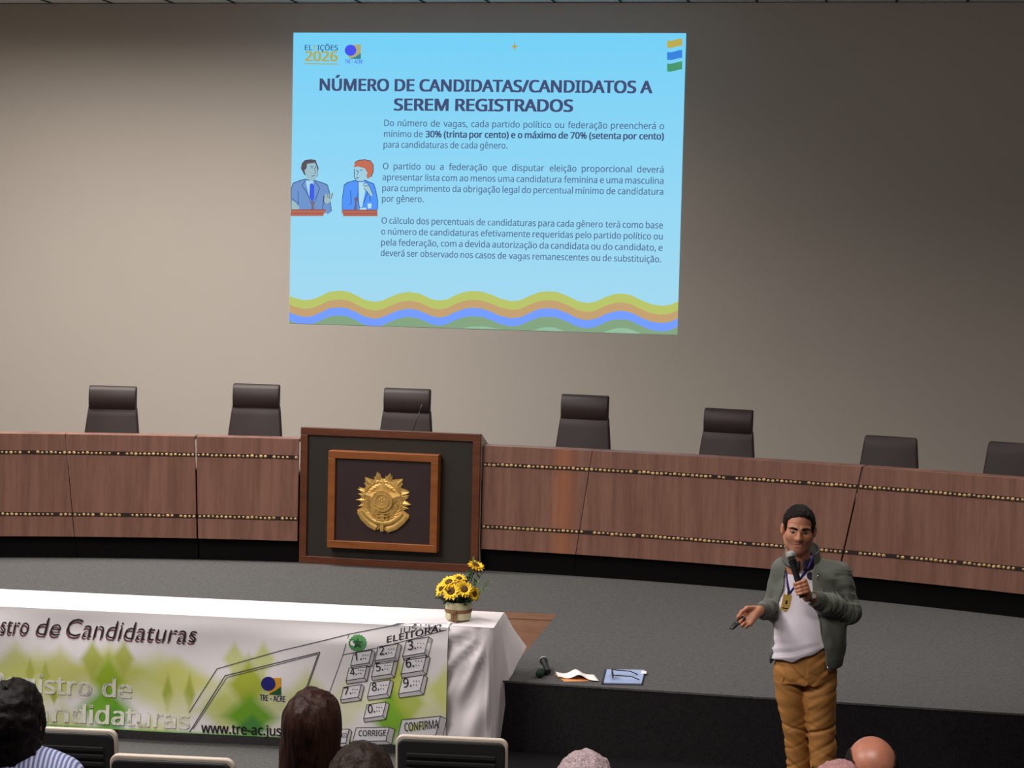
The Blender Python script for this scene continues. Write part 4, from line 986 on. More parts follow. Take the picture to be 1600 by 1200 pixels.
def head(F, o, R, k=1.0, neck=True):
    """a head looking along local -y, o the point midway between the ears"""
    o = np.array(o, float); P = lambda *p: o + R @ (np.array(p, float) * k); e = lambda p, r, kk=.012, op='u': F.ell(P(*p), np.array(r) * k, kk, op, R)
    c = lambda a, b, r0, r1=None, kk=.01, op='u': F.cap(P(*a), P(*b), r0 * k, (r0 if r1 is None else r1) * k, kk, op)
    e((0, .012, .036), (.077, .097, .090), .02); e((0, -.028, -.045), (.060, .064, .072), .03); e((0, -.058, -.098), (.030, .024, .022), .03)
    for s in (-1, 1):
        e((s * .040, -.052, -.022), (.030, .030, .028), .025); c((s * .048, -.02, -.075), (s * .060, .015, -.045), .020, .020, .03)
        c((s * .012, -.0845, .026), (s * .050, -.066, .026), .0105, .010, .012)
        e((s * .0325, -.094, .006), (.019, .017, .012), .010, 's')
        c((s * .016, -.0862, .0108), (s * .047, -.0718, .0092), .0066, .0062, .005); c((s * .018, -.0838, -.0036), (s * .046, -.0705, -.0025), .0042, .004, .005)
        e((s * .013, -.101, -.030), (.0105, .012, .009), .008)
        e((s * .084, .012, -.002), (.013, .018, .034), .008); e((s * .095, .001, .0), (.006, .010, .020), .006, 's')
    c((0, -.086, .014), (0, -.110, -.024), .0085, .0125, .012); e((0, -.110, -.027), (.013, .013, .011), .008)
    c((-.018, -.081, -.0600), (.018, -.081, -.0600), .0042, .0042, .010); c((0, -.0855, -.0592), (0, -.0855, -.0597), .0045, .0045, .010); c((-.014, -.083, -.0685), (.014, -.083, -.0685), .0050, .0050, .010)
    c((0, -.090, -.0638), (-.025, -.084, -.0668), .0024, .0018, .004, 's'); c((0, -.090, -.0638), (.025, -.084, -.0668), .0024, .0018, .004, 's')
    if neck: F.cap(P(0, .018, -.07), P(0, .05, -.21), .056 * k, .060 * k, .03)
    return P
def face_parts(par, P, R, k, iris, brow):
    for s in (-1, 1):
        ey = obj('eye', G().ball(P(s * .0320, -.0745, .0045), .0130 * k, 16, 12), EYEW, par, smooth=True)
        d = R @ np.array((0, -1., 0)); c = P(s * .0320, -.0745, .0045); g = G()
        g.ball(tuple(c + d * .0090 * k), .0060 * k, 12, 8); obj('iris', g, iris, ey, smooth=True)
        g = G(); pts = [P(s * .012, -.0950, .0205), P(s * .022, -.0950, .0245), P(s * .037, -.0870, .0270), P(s * .053, -.0720, .0215)]
        g.tube([tuple(p) for p in pts], [.0042 * k, .0056 * k, .0052 * k, .0024 * k], 8); obj('eyebrow', g, brow, par, smooth=True)

def skin(name, c, rough=.5):
    t = NT(name); n = t.noise(22, 4); a = tuple(v * .88 for v in lin(c)[:3]) + (1,); b = tuple(min(1, v * 1.10) for v in lin(c)[:3]) + (1,)
    t.l(t.ramp(n, [(.3, a), (.7, b)]), t.b.inputs['Base Color']); t.b.inputs['Roughness'].default_value = rough
    t.b.inputs['Subsurface Weight'].default_value = .12; t.b.inputs['Subsurface Radius'].default_value = (.012, .005, .003); t.b.inputs['Subsurface Scale'].default_value = .5
    t.bump(t.noise(260, 2), .08, .001); return t.m
def hairm(name, c, rough=.5, var=.5, sc=(60, 60, 8)):
    return mat(name, c, rough, var=var, vscale=3, vsc=sc, bump=.5, bscale=4, bsc=sc, bdist=.004, spec=.15)
EYEW = mat('eye_white', (118, 104, 96), .4); IRIS = mat('dark_iris', (26, 16, 12), .15); SKM = skin('tan_skin', (204, 138, 106)); LIPM = skin('lip_skin', (178, 112, 94)); STUB = skin('shaved_skin', (190, 130, 104))
HDK = hairm('near_black_hair', (28, 21, 19), .65); NAIL = skin('nail', (206, 154, 134), .35)
JAK = mat('grey_green_jacket', (104, 107, 98), .75, var=.06, vscale=9, bump=.15, bscale=500, bdist=.0006); JRB = mat('jacket_ribbing', (92, 95, 87), .85, bump=.4, bscale=160, bsc=(1, 1, .05)); POLO = mat('white_polo', (232, 222, 232), .8, bump=.1, bscale=500, bdist=.0005); NAVY = mat('navy_collar', (26, 22, 48), .8)
PANT = mat('tan_trousers', (170, 116, 56), .75, var=.10, vscale=7, bump=.15, bscale=420, bdist=.0006); SHOE = mat('dark_shoe', (44, 32, 26), .4); PURP = mat('purple_lanyard', (52, 40, 122), .6); CARD = mat('yellow_badge', (222, 184, 96), .45); WHT = mat('white_plastic', (225, 222, 218), .5)

# ------------------------------------------------------------------ the speaker
mb = on_z(1262, 1288, 0); MAN = thing('person', 'man in open grey-green jacket, white polo and tan trousers, speaking into a microphone', 'person', mb, YAW)
PSI = math.radians(-20)
hc = np.array((-.112, -.062, 1.612)); HR = rot(math.radians(-7), math.radians(4), math.radians(2)); HK = 1.0
E0, W0_ = np.array((.165, -.085, 1.182)), np.array((-.086, -.243, 1.290))
S0 = np.array((.116, -.02, 1.366)); S1 = np.array((-.168, .05, 1.378)); E1 = np.array((-.205, .10, 1.150)); W1_ = np.array((-.318, -.125, 1.186))
mic0 = np.array((-.176, -.240, 1.502)); md = np.array((.033, -.030, -.119)); md /= np.linalg.norm(md)
e1 = np.array((1., 0, 0)); e1 -= md * (e1 @ md); e1 /= np.linalg.norm(e1); e2 = np.cross(md, e1); e2 = e2 if e2[1] < 0 else -e2
def mp(t, phi, r): a = math.radians(phi); return mic0 + md * t + (e1 * math.cos(a) + e2 * math.sin(a)) * r
B = Field((-.53, -.37, -.01), (.29, .24, 1.80), .004)
HP = head(B, hc, HR, HK)
B.cap((-.105, -.03, 1.47), (-.085, .0, 1.38), .058, .066, .03)
B.lofted([(.80, -.045, 0, .150, .105), (.95, -.045, 0, .145, .100), (1.1, -.035, .0, .145, .098), (1.28, -.03, .01, .150, .098), (1.36, -.035, .012, .135, .088), (1.41, -.06, .01, .075, .065)], .03, 'u', PSI)
B.cap((-.06, .01, 1.40), S0, .055, .052, .03); B.cap((-.10, .02, 1.40), S1, .055, .050, .03)
B.cap(S0, E0, .048, .040, .02); B.cap(E0, W0_, .040, .026, .02); B.cap(S1, E1, .046, .038, .02); B.cap(E1, W1_, .038, .026, .02)
for hx, kx, ax, y0, y1 in ((-.105, -.078, -.035, .03, .05), (.028, .052, .075, -.03, -.05)):
    B.cap((hx, y0 * .6, .86), (kx, y0, .53), .075, .050, .03); B.cap((kx, y0, .53), (ax, y1, .09), .048, .034, .02); B.cap((ax, y1, .05), (ax - .05, y1 - .12, .035), .032, .028, .02)
# left hand around the microphone
kn = []
for i, t in enumerate((.146, .166, .185, .202)):
    k0 = mp(t - .004, -8, .036); kn.append(k0); B.cap(W0_ + (k0 - W0_) * .12, k0, .019, .0135, .012)
    L = (1.0, 1.06, 1.0, .84)[i]; r = (.0092, .0095, .0090, .0080)[i]
    pts = [k0, mp(t, 42, .034), mp(t + .002, 95, .0265), mp(t + .002, 95 + 55 * L, .0245), mp(t, 95 + 100 * L, .023)]
    for a, b, q in zip(pts[:-1], pts[1:], (1.08, 1.0, .94, .88)): B.cap(a, b, r * q, r * q * .96, .003)
tb_ = W0_ + (mp(.145, -60, .03) - W0_) * .35; th = [tb_, mp(.158, -72, .034), mp(.135, -88, .027), mp(.108, -84, .0235)]
B.cap(W0_, tb_, .021, .017, .012)
for a, b, q in zip(th[:-1], th[1:], (.0135, .0115, .0100)): B.cap(a, b, q, q * .93, .006)
# right hand with the clicker
K = [np.array(p) for p in ((-.408, -.176, 1.168), (-.402, -.198, 1.153), (-.391, -.215, 1.141), (-.376, -.228, 1.133))]
for i, k0 in enumerate(K):
    B.cap(W1_ + (k0 - W1_) * .1, k0, .020, .0132, .014); L = (1.0, 1.05, .98, .82)[i]; r = (.0090, .0092, .0088, .0078)[i]
    p1 = k0 + L * .036 * np.array((-.72, -.50, -.48)) ; p2 = p1 + L * .026 * np.array((-.20, -.86, .25)); p3 = p2 + L * .020 * np.array((.55, -.35, .72))
    for a, b, q in ((k0, p1, 1.06), (p1, p2, .98), (p2, p3, .9)): B.cap(a, b, r * q, r * q * .95, .003)
tq = [np.array(p) for p in ((-.345, -.135, 1.200), (-.388, -.172, 1.204), (-.418, -.205, 1.192), (-.440, -.226, 1.170))]
for a, b, q in zip(tq[:-1], tq[1:], (.0155, .0120, .0105)): B.cap(a, b, q, q * .9, .008)
def body_region(Cn):
    q = (Cn - hc) @ HR / HK; m = np.zeros(len(Cn), int); x, y, z = q.T
    lip = (np.abs(x) < .023) & (y < -.078) & (np.abs(z + .0645) < .0085 - .005 * (np.abs(x) / .023) ** 2); m[lip] = 1
    beard = (z < -.034) & (y < .0) & (y > -.2) & (z > -.125) & ~lip & ~((np.abs(x) < .02 ) & (z > -.045)); m[beard] = 2
    return m
fobj('body', B, [SKM, LIPM, STUB], MAN, body_region, 1); del B
face_parts(MAN, HP, HR, HK, IRIS, HDK)
def hairfield(o, R, k, cutfn, inflate=.011, h=.004, extra=None, wob=None, pad=.16, low=.16):
    o = np.array(o, float); F = Field(o - np.array((pad, pad, low)), o + np.array((pad, pad, .16)), h); c = o + R @ (np.array((0, .014, .034)) * k)
    F.ell(c, (np.array((.077, .097, .091)) + inflate) * k, .005, 'u', R)
    if extra: extra(F)
    if wob: F.wobble(wob)
    X, Y, Z = F.grid(tuple(slice(0, n) for n in F.n)); x, y, z = X - o[0], Y - o[1], Z - o[2]; q = [(R[0, i] * x + R[1, i] * y + R[2, i] * z) / k for i in range(3)]
    if cutfn is not None: F.F = np.maximum(F.F, cutfn(*q)).astype(np.float32)
    return F
def man_cut(x, y, z):
    hl = .078 + .010 * np.cos(x * 40) - .012 * np.clip((np.abs(x) - .048) / .02, 0, 1); yl = -.045 + np.clip(.065 - z, 0, .2) * .10 + np.clip(-z - .002, 0, .1) * 2.2
    keep = np.minimum(hl - z, yl - y); ear = .034 - np.sqrt((np.abs(x) - .088) ** 2 * .5 + (y - .012) ** 2 + (z + .004) ** 2)
    return np.maximum(np.maximum(keep, -.075 - z), ear)
fobj('hair', hairfield(hc, HR, HK, man_cut, .010, .003, None, lambda X, Y, Z: .006 * vnoise(X, Y, Z, (90, 40, 60)) + .003 * vnoise(X, Y, Z, (240, 120, 200))), HDK, MAN, None, 1)

# polo shirt
SH = Field((-.30, -.26, .86), (.24, .20, 1.50), .004)
SHR = [(.86, -.058, -.006, .166, .126), (.93, -.058, -.010, .172, .132), (1.02, -.05, -.012, .171, .132), (1.15, -.045, -.008, .168, .124), (1.28, -.04, .0, .166, .116), (1.36, -.04, .006, .150, .104), (1.40, -.055, .006, .105, .086), (1.425, -.08, .0, .078, .076), (1.44, -.085, -.005, .070, .071)]
SH.lofted(SHR, .02, 'u', PSI); SH.cap((-.06, .01, 1.385), S0, .053, .046, .03); SH.cap((-.10, .02, 1.385), S1, .053, .046, .03); SH.cap(S0, S0 + (E0 - S0) * .4, .046, .042, .02); SH.cap(S1, S1 + (E1 - S1) * .4, .046, .042, .02)
def shirt_folds(X, Y, Z):
    lo = np.clip((1.04 - Z) / .12, 0, 1); ph = (Z - .93) * 120 - X * 48 + 2.2 * vnoise(X, Y, Z, (9, 9, 9)); f = np.sin(ph)
    return -.0036 * lo * f * (np.abs(f) ** .5) - .007 * vnoise(X, Y, Z, (16, 9, 7), 4.) - .004 * np.sin((X * .8 + Z * .6) * 70 + 3 * vnoise(X, Y, Z, (8, 8, 8))) * np.clip((1.22 - np.abs(Z - 1.12) * 4), 0, 1) * .6
SH.wobble(shirt_folds)
X, Y, Z = SH.grid(tuple(slice(0, n) for n in SH.n)); hem = np.interp(X, [-.23, -.128, .022, .12], [.905, .912, .985, 1.03]) + .004 * np.sin(X * 60); SH.F = np.maximum(SH.F, hem - Z).astype(np.float32)
shirt = fobj('polo_shirt', SH, POLO, MAN)
def on_shirt(x, z, off=.003): return (x, SH.front_y(x, z) - off, z)
# collar
def collar(name, rows, m, gap, c, par, tilt=0, nseg=40):
    us = np.linspace(math.radians(gap[0]), math.radians(gap[1]), nseg); g = G()
    def fn(u, v):
        r, z = np.interp(v, range(len(rows)), [q[0] for q in rows]), np.interp(v, range(len(rows)), [q[1] for q in rows]); x, y = r * math.sin(u), -r * math.cos(u)
        return (c[0] + x * 1.0, c[1] + y * 1.02, z + tilt * y)
    g.grid(fn, us, np.linspace(0, len(rows) - 1, 9)); return obj(name, g, m, par, smooth=True, solid=.006)
collar('polo_collar', [(.063, 1.462), (.066, 1.476), (.074, 1.468), (.086, 1.428)], NAVY, (3, 352), (-.092, -.014), MAN, .34)
g = G(); g.prism([(a, b) for a, b in ((-.133, 1.432), (-.108, 1.432), (-.108, 1.352), (-.130, 1.352))], lambda u, v, t: (u, SH.front_y(u, v) - .001 - t, v), 0, .003); obj('polo_placket', g, POLO, MAN)
g = G(); zc, xc = 1.372, -.047; g.prism([(xc + .019 * math.cos(a), zc + .021 * math.sin(a)) for a in np.linspace(0, 2 * math.pi, 17)[:-1]], lambda u, v, t: (u, SH.front_y(u, v) - .001 - t, v), 0, .003); obj('polo_emblem', g, NAVY, MAN)

# trousers
TR = Field((-.26, -.22, .05), (.18, .20, 1.06), .004)
TR.lofted([(.78, -.045, 0, .158, .118), (.86, -.043, 0, .166, .126), (.95, -.045, -.002, .162, .120), (1.04, -.045, 0, .155, .112)], .03, 'u', PSI)
for pts in (((-.118, .02, .83, .096), (-.108, .02, .70, .083), (-.082, .022, .53, .067), (-.055, .045, .35, .066), (-.04, .05, .09, .068)), ((.030, -.02, .83, .098), (.034, -.03, .70, .090), (.052, -.03, .53, .078), (.070, -.045, .35, .072), (.078, -.05, .09, .070))):
    for a, b in zip(pts[:-1], pts[1:]): TR.cap(a[:3], b[:3], a[3], b[3], .012)
def pant_folds(X, Y, Z):
    s = np.where(X < np.interp(Z, [.3, .8], [.005, -.05]), 1., -1.); r = .0
    for zc_, w_, sl, am in ((.745, .016, -.5, .008), (.70, .012, -.35, .005), (.79, .014, -.9, .008), (.575, .010, .5, .006), (.51, .009, -.35, .012), (.465, .009, .5, .010), (.40, .011, -.6, .012), (.36, .012, .7, .008), (.31, .014, -.5, .01), (.62, .02, .8, .004), (.85, .012, .6, .005)):
        r = r + .75 * am * np.exp(-((Z - zc_ - sl * s * (X + .03) - .02 * vnoise(X, Y, Z, (9, 9, 9), zc_ * 30)) / w_) ** 2) * np.clip(.6 + 2.4 * vnoise(X, Y, Z, (8, 5, 6), zc_ * 11), 0, 1.3)
    return r - .007 * vnoise(X, Y, Z, (13, 13, 7), 2.) - .008 * vnoise(Z + .7 * s * X, X, Y, (38, 9, 9), 5.)
TR.wobble(pant_folds); TR.F[:, :, :int(.03 / .004)] = 1.0
tr = fobj('trousers', TR, PANT, MAN)
g = G(); xs_ = [(-.165, .895), (-.158, .84), (-.172, .79), (-.192, .75)]; g.tube([(x, TR.front_y(x, z) - .0005, z) for x, z in xs_], .0022, 6); obj('pocket_seam', g, PANT, tr, smooth=True); del TR
for ax, ay in ((-.045, .05), (.072, -.05)):
    g = G(); rings = []
    for q, (z, w_, l_, o_) in enumerate(((0, .048, .135, 0), (.02, .050, .138, 0), (.045, .046, .125, .008), (.07, .036, .085, .035), (.095, .034, .05, .055))):
        rings.append([(ax + w_ * math.cos(a) - .05 + o_ * .6, ay - .05 + o_ + l_ * math.sin(a), z) for a in np.linspace(0, 2 * math.pi, 25)[:-1]])
    obj('shoe', g.loft(rings), SHOE, MAN, auto=True)

# jacket: a hollow shell, open down the front
JK = Field((-.40, -.33, .84), (.30, .26, 1.52), .004)
JK.lofted([(.855, -.045, .0, .190, .142), (.90, -.043, .0, .200, .150), (1.0, -.028, .0, .204, .148), (1.15, -.026, .0, .200, .140), (1.28, -.03, .006, .196, .132), (1.36, -.036, .010, .176, .118), (1.41, -.055, .008, .122, .098), (1.44, -.078, .002, .092, .090), (1.455, -.085, .0, .086, .088)], .02, 'u', PSI)
JK.cap((-.045, .01, 1.402), S0, .058, .066, .04); JK.cap((-.10, .02, 1.395), S1, .060, .064, .03)
JK.cap(S0, E0, .068, .062, .025); JK.cap(E0, E0 + (W0_ - E0) * .5, .064, .054, .02); JK.cap(E0 + (W0_ - E0) * .5, E0 + (W0_ - E0) * .88, .054, .038, .015)
JK.cap(S1, E1, .066, .058, .025); JK.cap(E1, E1 + (W1_ - E1) * .55, .060, .050, .02); JK.cap(E1 + (W1_ - E1) * .55, E1 + (W1_ - E1) * .97, .050, .038, .015)
def jac_folds(X, Y, Z):
    r = -.014 * vnoise(X + .5 * Z, Y, Z - .5 * X, (15, 13, 5), 7.) - .006 * vnoise(X, Y, Z, (26, 26, 14), 1.)
    for a, b, n_, am in ((E0, W0_, 8, .0055), (S0, E0, 5, .0045), (E1, W1_, 8, .0055)):
        d = b - a; L = np.linalg.norm(d); d = d / L; t = (X - a[0]) * d[0] + (Y - a[1]) * d[1] + (Z - a[2]) * d[2]; q = np.sqrt(np.maximum((X - a[0]) ** 2 + (Y - a[1]) ** 2 + (Z - a[2]) ** 2 - t * t, 0))
        near = np.clip((.085 - q) / .02, 0, 1) * np.clip((t + .03) / .03, 0, 1) * np.clip((L - t) / .05, 0, 1)
        r = r + near * am * (3.4 * vnoise(t + .35 * (Z - Y), q, X * .6 + Z, (46, 14, 11), n_) + 1.6 * vnoise(t - .3 * (Z + X), q, Y + Z, (95, 20, 16), n_ + 3))
    return r
JK.wobble(jac_folds)
JK.F = np.maximum(JK.F, -(JK.F + .0115)).astype(np.float32)
X, Y, Z = JK.grid(tuple(slice(0, n) for n in JK.n))
oe1 = np.interp(Z, [.86, .904, 1.06, 1.232, 1.40, 1.47], [-.228, -.226, -.212, -.196, -.166, -.150]); oe2 = np.interp(Z, [.86, .894, 1.03, 1.151, 1.304, 1.40, 1.47], [.052, .049, .022, -.006, -.040, -.036, -.014])
wv = .003 * np.sin(Z * 40)
arm = np.sqrt(0 * X) 
cut = np.maximum(np.maximum(oe1 + wv - X, X - oe2 - wv), Y - .012)
# keep the sleeve of the raised forearm
d = W0_ - E0; L_ = np.linalg.norm(d); d = d / L_; t_ = np.clip((X - E0[0]) * d[0] + (Y - E0[1]) * d[1] + (Z - E0[2]) * d[2], 0, L_); qd = np.sqrt((X - E0[0] - d[0] * t_) ** 2 + (Y - E0[1] - d[1] * t_) ** 2 + (Z - E0[2] - d[2] * t_) ** 2)
cut = np.where((qd < .075) & (Y < -.14), 1.0, cut)
JK.F = np.maximum(JK.F, -cut).astype(np.float32)
# open sleeve ends, open bottom and neck
for a, b, f in ((E0, W0_, .86), (E1, W1_, .95)):
    d = (b - a) / np.linalg.norm(b - a); L_ = np.linalg.norm(b - a); t_ = (X - a[0]) * d[0] + (Y - a[1]) * d[1] + (Z - a[2]) * d[2]; q = np.sqrt(np.maximum((X - a[0]) ** 2 + (Y - a[1]) ** 2 + (Z - a[2]) ** 2 - t_ * t_, 0))
    JK.F = np.where((q < .07) & (t_ > .5 * L_), np.maximum(JK.F, t_ - f * L_), JK.F).astype(np.float32)
hemz = np.interp(X, [-.25, .05, .18], [.872, .878, .880]); JK.F = np.maximum(JK.F, np.maximum(hemz - Z, Z - 1.452 + 0 * X)).astype(np.float32)
jak = fobj('jacket', JK, [JAK, JRB], MAN, lambda C_: ((C_[:, 2] < .925) | ((np.abs((C_ - W0_) @ ((W0_ - E0) / np.linalg.norm(W0_ - E0)) + .07) < .035) & (np.linalg.norm(C_ - W0_, axis=1) < .12)) | ((np.linalg.norm(C_ - W1_, axis=1) < .052))).astype(int), 2)
collar('jacket_collar', [(.104, 1.438), (.097, 1.462), (.092, 1.490), (.088, 1.512)], JRB, (34, 322), (-.080, .0), jak, .34)
g = G(); zz = np.linspace(.885, 1.40, 24); g.tube([(float(np.interp(z, [.86, .894, 1.03, 1.151, 1.304, 1.40, 1.47], [.052, .049, .022, -.006, -.040, -.036, -.014]) + .003 * math.sin(z * 40) + .003), JK.front_y(float(np.interp(z, [.86, .894, 1.03, 1.151, 1.304, 1.40], [.052, .049, .022, -.006, -.040, -.036]) + .012), z) - .001, z) for z in zz if not 1.20 < z < 1.345][:15], .0022, 6); obj('zipper', g, JRB, jak, smooth=True)
y_ = JK.front_y(.06, .90) - .006; g = G(); g.tube([(.050, y_, .905), (.056, y_ - .004, .885), (.060, y_ - .004, .862)], [.003, .004, .0035], 8); obj('zipper_pull', g, M['chrome'], jak, smooth=True)
y_ = JK.front_y(.005, 1.37) - .004; g = G(); g.tube([(-.008, y_, 1.392), (-.012, y_ - .002, 1.372), (-.014, y_ - .002, 1.355)], .0022, 8); obj('pocket_zip', g, M['chrome'], jak, smooth=True); del JK
# lanyard with badge, watch
def strap(pts, w_, name, m, par):
    g = G(); L = []; Rr = []
    for i, p in enumerate(pts):
        p = np.array(p); d = np.array(pts[min(i + 1, len(pts) - 1)]) - np.array(pts[max(i - 1, 0)]); n = np.cross(d, (0, 1., 0)); n /= np.linalg.norm(n); L.append(tuple(p + n * w_ / 2)); Rr.append(tuple(p - n * w_ / 2))
    n = len(L); g.add(L + Rr, [(i, i + 1, n + i + 1, n + i) for i in range(n - 1)]); return obj(name, g, m, par, smooth=True, solid=.0016)
lan = strap([(-.040, -.060, 1.475), (-.046, -.098, 1.452)] + [on_shirt(x, z, o_) for x, z, o_ in ((-.056, 1.420, .022), (-.080, 1.385, .010))] + [on_shirt(x, z, .006) for x, z in ( (-.108, 1.34), (-.132, 1.30), (-.150, 1.272))], .013, 'lanyard', PURP, MAN)
strap([(-.150, -.105, 1.45)] + [on_shirt(x, z, .006) for x, z in ((-.158, 1.418), (-.162, 1.36), (-.160, 1.31), (-.152, 1.272))], .013, 'lanyard_strand', PURP, lan)
bc = np.array(on_shirt(-.168, 1.222, .016)); ca, sa = math.cos(.17), math.sin(.17)
bf = lambda u, v, t: (bc[0] + u * ca + v * sa, bc[1] - t - .02 * v, bc[2] - u * sa + v * ca)
bg = obj('badge', G().prism([(-.023, -.046), (.023, -.046), (.023, .044), (-.023, .044)], bf, 0, .003), CARD, lan)
g = G(); g.prism([(-.007, -.006), (.007, -.006), (.004, .004), (.005, .012), (0, .016), (-.005, .012), (-.004, .004)], bf, .003, .004); g.prism([(-.016, -.032), (.016, -.032), (.016, -.027), (-.016, -.027)], bf, .003, .004); obj('badge_mark', g, INK['black_ink'], bg)
obj('badge_clip', G().box(tuple(bc + np.array((.010, -.003, .052))), (.012, .004, .018)), M['chrome'], bg)
d = (W0_ - E0) / np.linalg.norm(W0_ - E0); wc = W0_ - d * .012; fa_ = np.array((.30, -.85, .35)); fa_ -= d * (fa_ @ d); fa_ /= np.linalg.norm(fa_); fb_ = np.cross(d, fa_)
g = G(); rings = []
for i in range(25):
    a = 2 * math.pi * i / 24; c_ = math.cos(a) * fa_ + math.sin(a) * fb_; rings.append([tuple(wc + c_ * r + d * q) for r, q in ((.0275, -.008), (.0305, -.008), (.0305, .008), (.0275, .008))])
wt = obj('wristwatch', g.loft(rings, cap=False), M['chrome'], MAN, auto=True)
g = G(); rings = [[tuple(wc + fa_ * q + (math.cos(a) * d + math.sin(a) * fb_) * r) for a in np.linspace(0, 2 * math.pi, 21)[:-1]] for r, q in ((.016, .026), (.0175, .03), (.0175, .036), (.015, .038))]; obj('watch_case', g.loft(rings), M['chrome'], wt, auto=True)
g = G(); rings = [[tuple(wc + fa_ * q + (math.cos(a) * d + math.sin(a) * fb_) * r) for a in np.linspace(0, 2 * math.pi, 21)[:-1]] for r, q in ((.0135, .0375), (.0135, .0388))]; obj('watch_face', g.loft(rings), WHT, wt)
# held things
RZ = np.array(Matrix.Rotation(YAW, 3, 'Z')); toW = lambda p: mb + RZ @ np.array(p)
hm = thing('handheld_microphone', "silver-headed black microphone held in the speaker's hand before his chin", 'microphone', toW(mic0), YAW)
z = lambda t: tuple(md * t)
g = G()
rings = []
for i in range(13):
    a = math.pi * i / 12; r = .0275 * max(math.sin(a), .02); rings.append([tuple(md * (-.0275 * math.cos(a)) + (e1 * math.cos(q) + e2 * math.sin(q)) * r) for q in np.linspace(0, 2 * math.pi, 21)[:-1]])
obj('grille', g.loft(rings), GRI, hm, smooth=True)
obj('grille_band', G().tube([z(.004), z(.013)], .0288, 22), M['chrome'], hm, auto=True)
obj('handle', G().tube([z(.024), z(.034), z(.06), z(.10), z(.21), z(.226)], [.0235, .0215, .0185, .0165, .0150, .0145], 18), M['black'], hm, auto=True)
ca_, cb_ = np.array((-.408, -.206, 1.166)), np.array((-.480, -.262, 1.112)); cm = (ca_ + cb_) / 2; clk = thing('presentation_clicker', "small black presentation clicker in the speaker's outstretched hand", 'clicker', toW(cm), YAW)
d = cb_ - ca_; L_ = np.linalg.norm(d); d /= L_; s_ = np.cross(d, (0, 0, 1.)); s_ /= np.linalg.norm(s_); u_ = np.cross(s_, d); g = G(); rings = []
for q, w_ in ((-.5, .7), (-.47, .95), (0, 1.05), (.45, .9), (.5, .6)): rings.append([tuple(d * L_ * q + s_ * a * w_ + u_ * b * w_) for a, b in ((-.016, -.004), (-.012, -.007), (.012, -.007), (.016, -.004), (.016, .004), (.012, .007), (-.012, .007), (-.016, .004))])
obj('clicker_body', g.loft(rings), M['black'], clk, auto=True)
obj('clicker_button', G().ball(tuple(u_ * .0072 + d * .004), (.006, .006, .0025), 10, 6), GRI, clk, smooth=True)

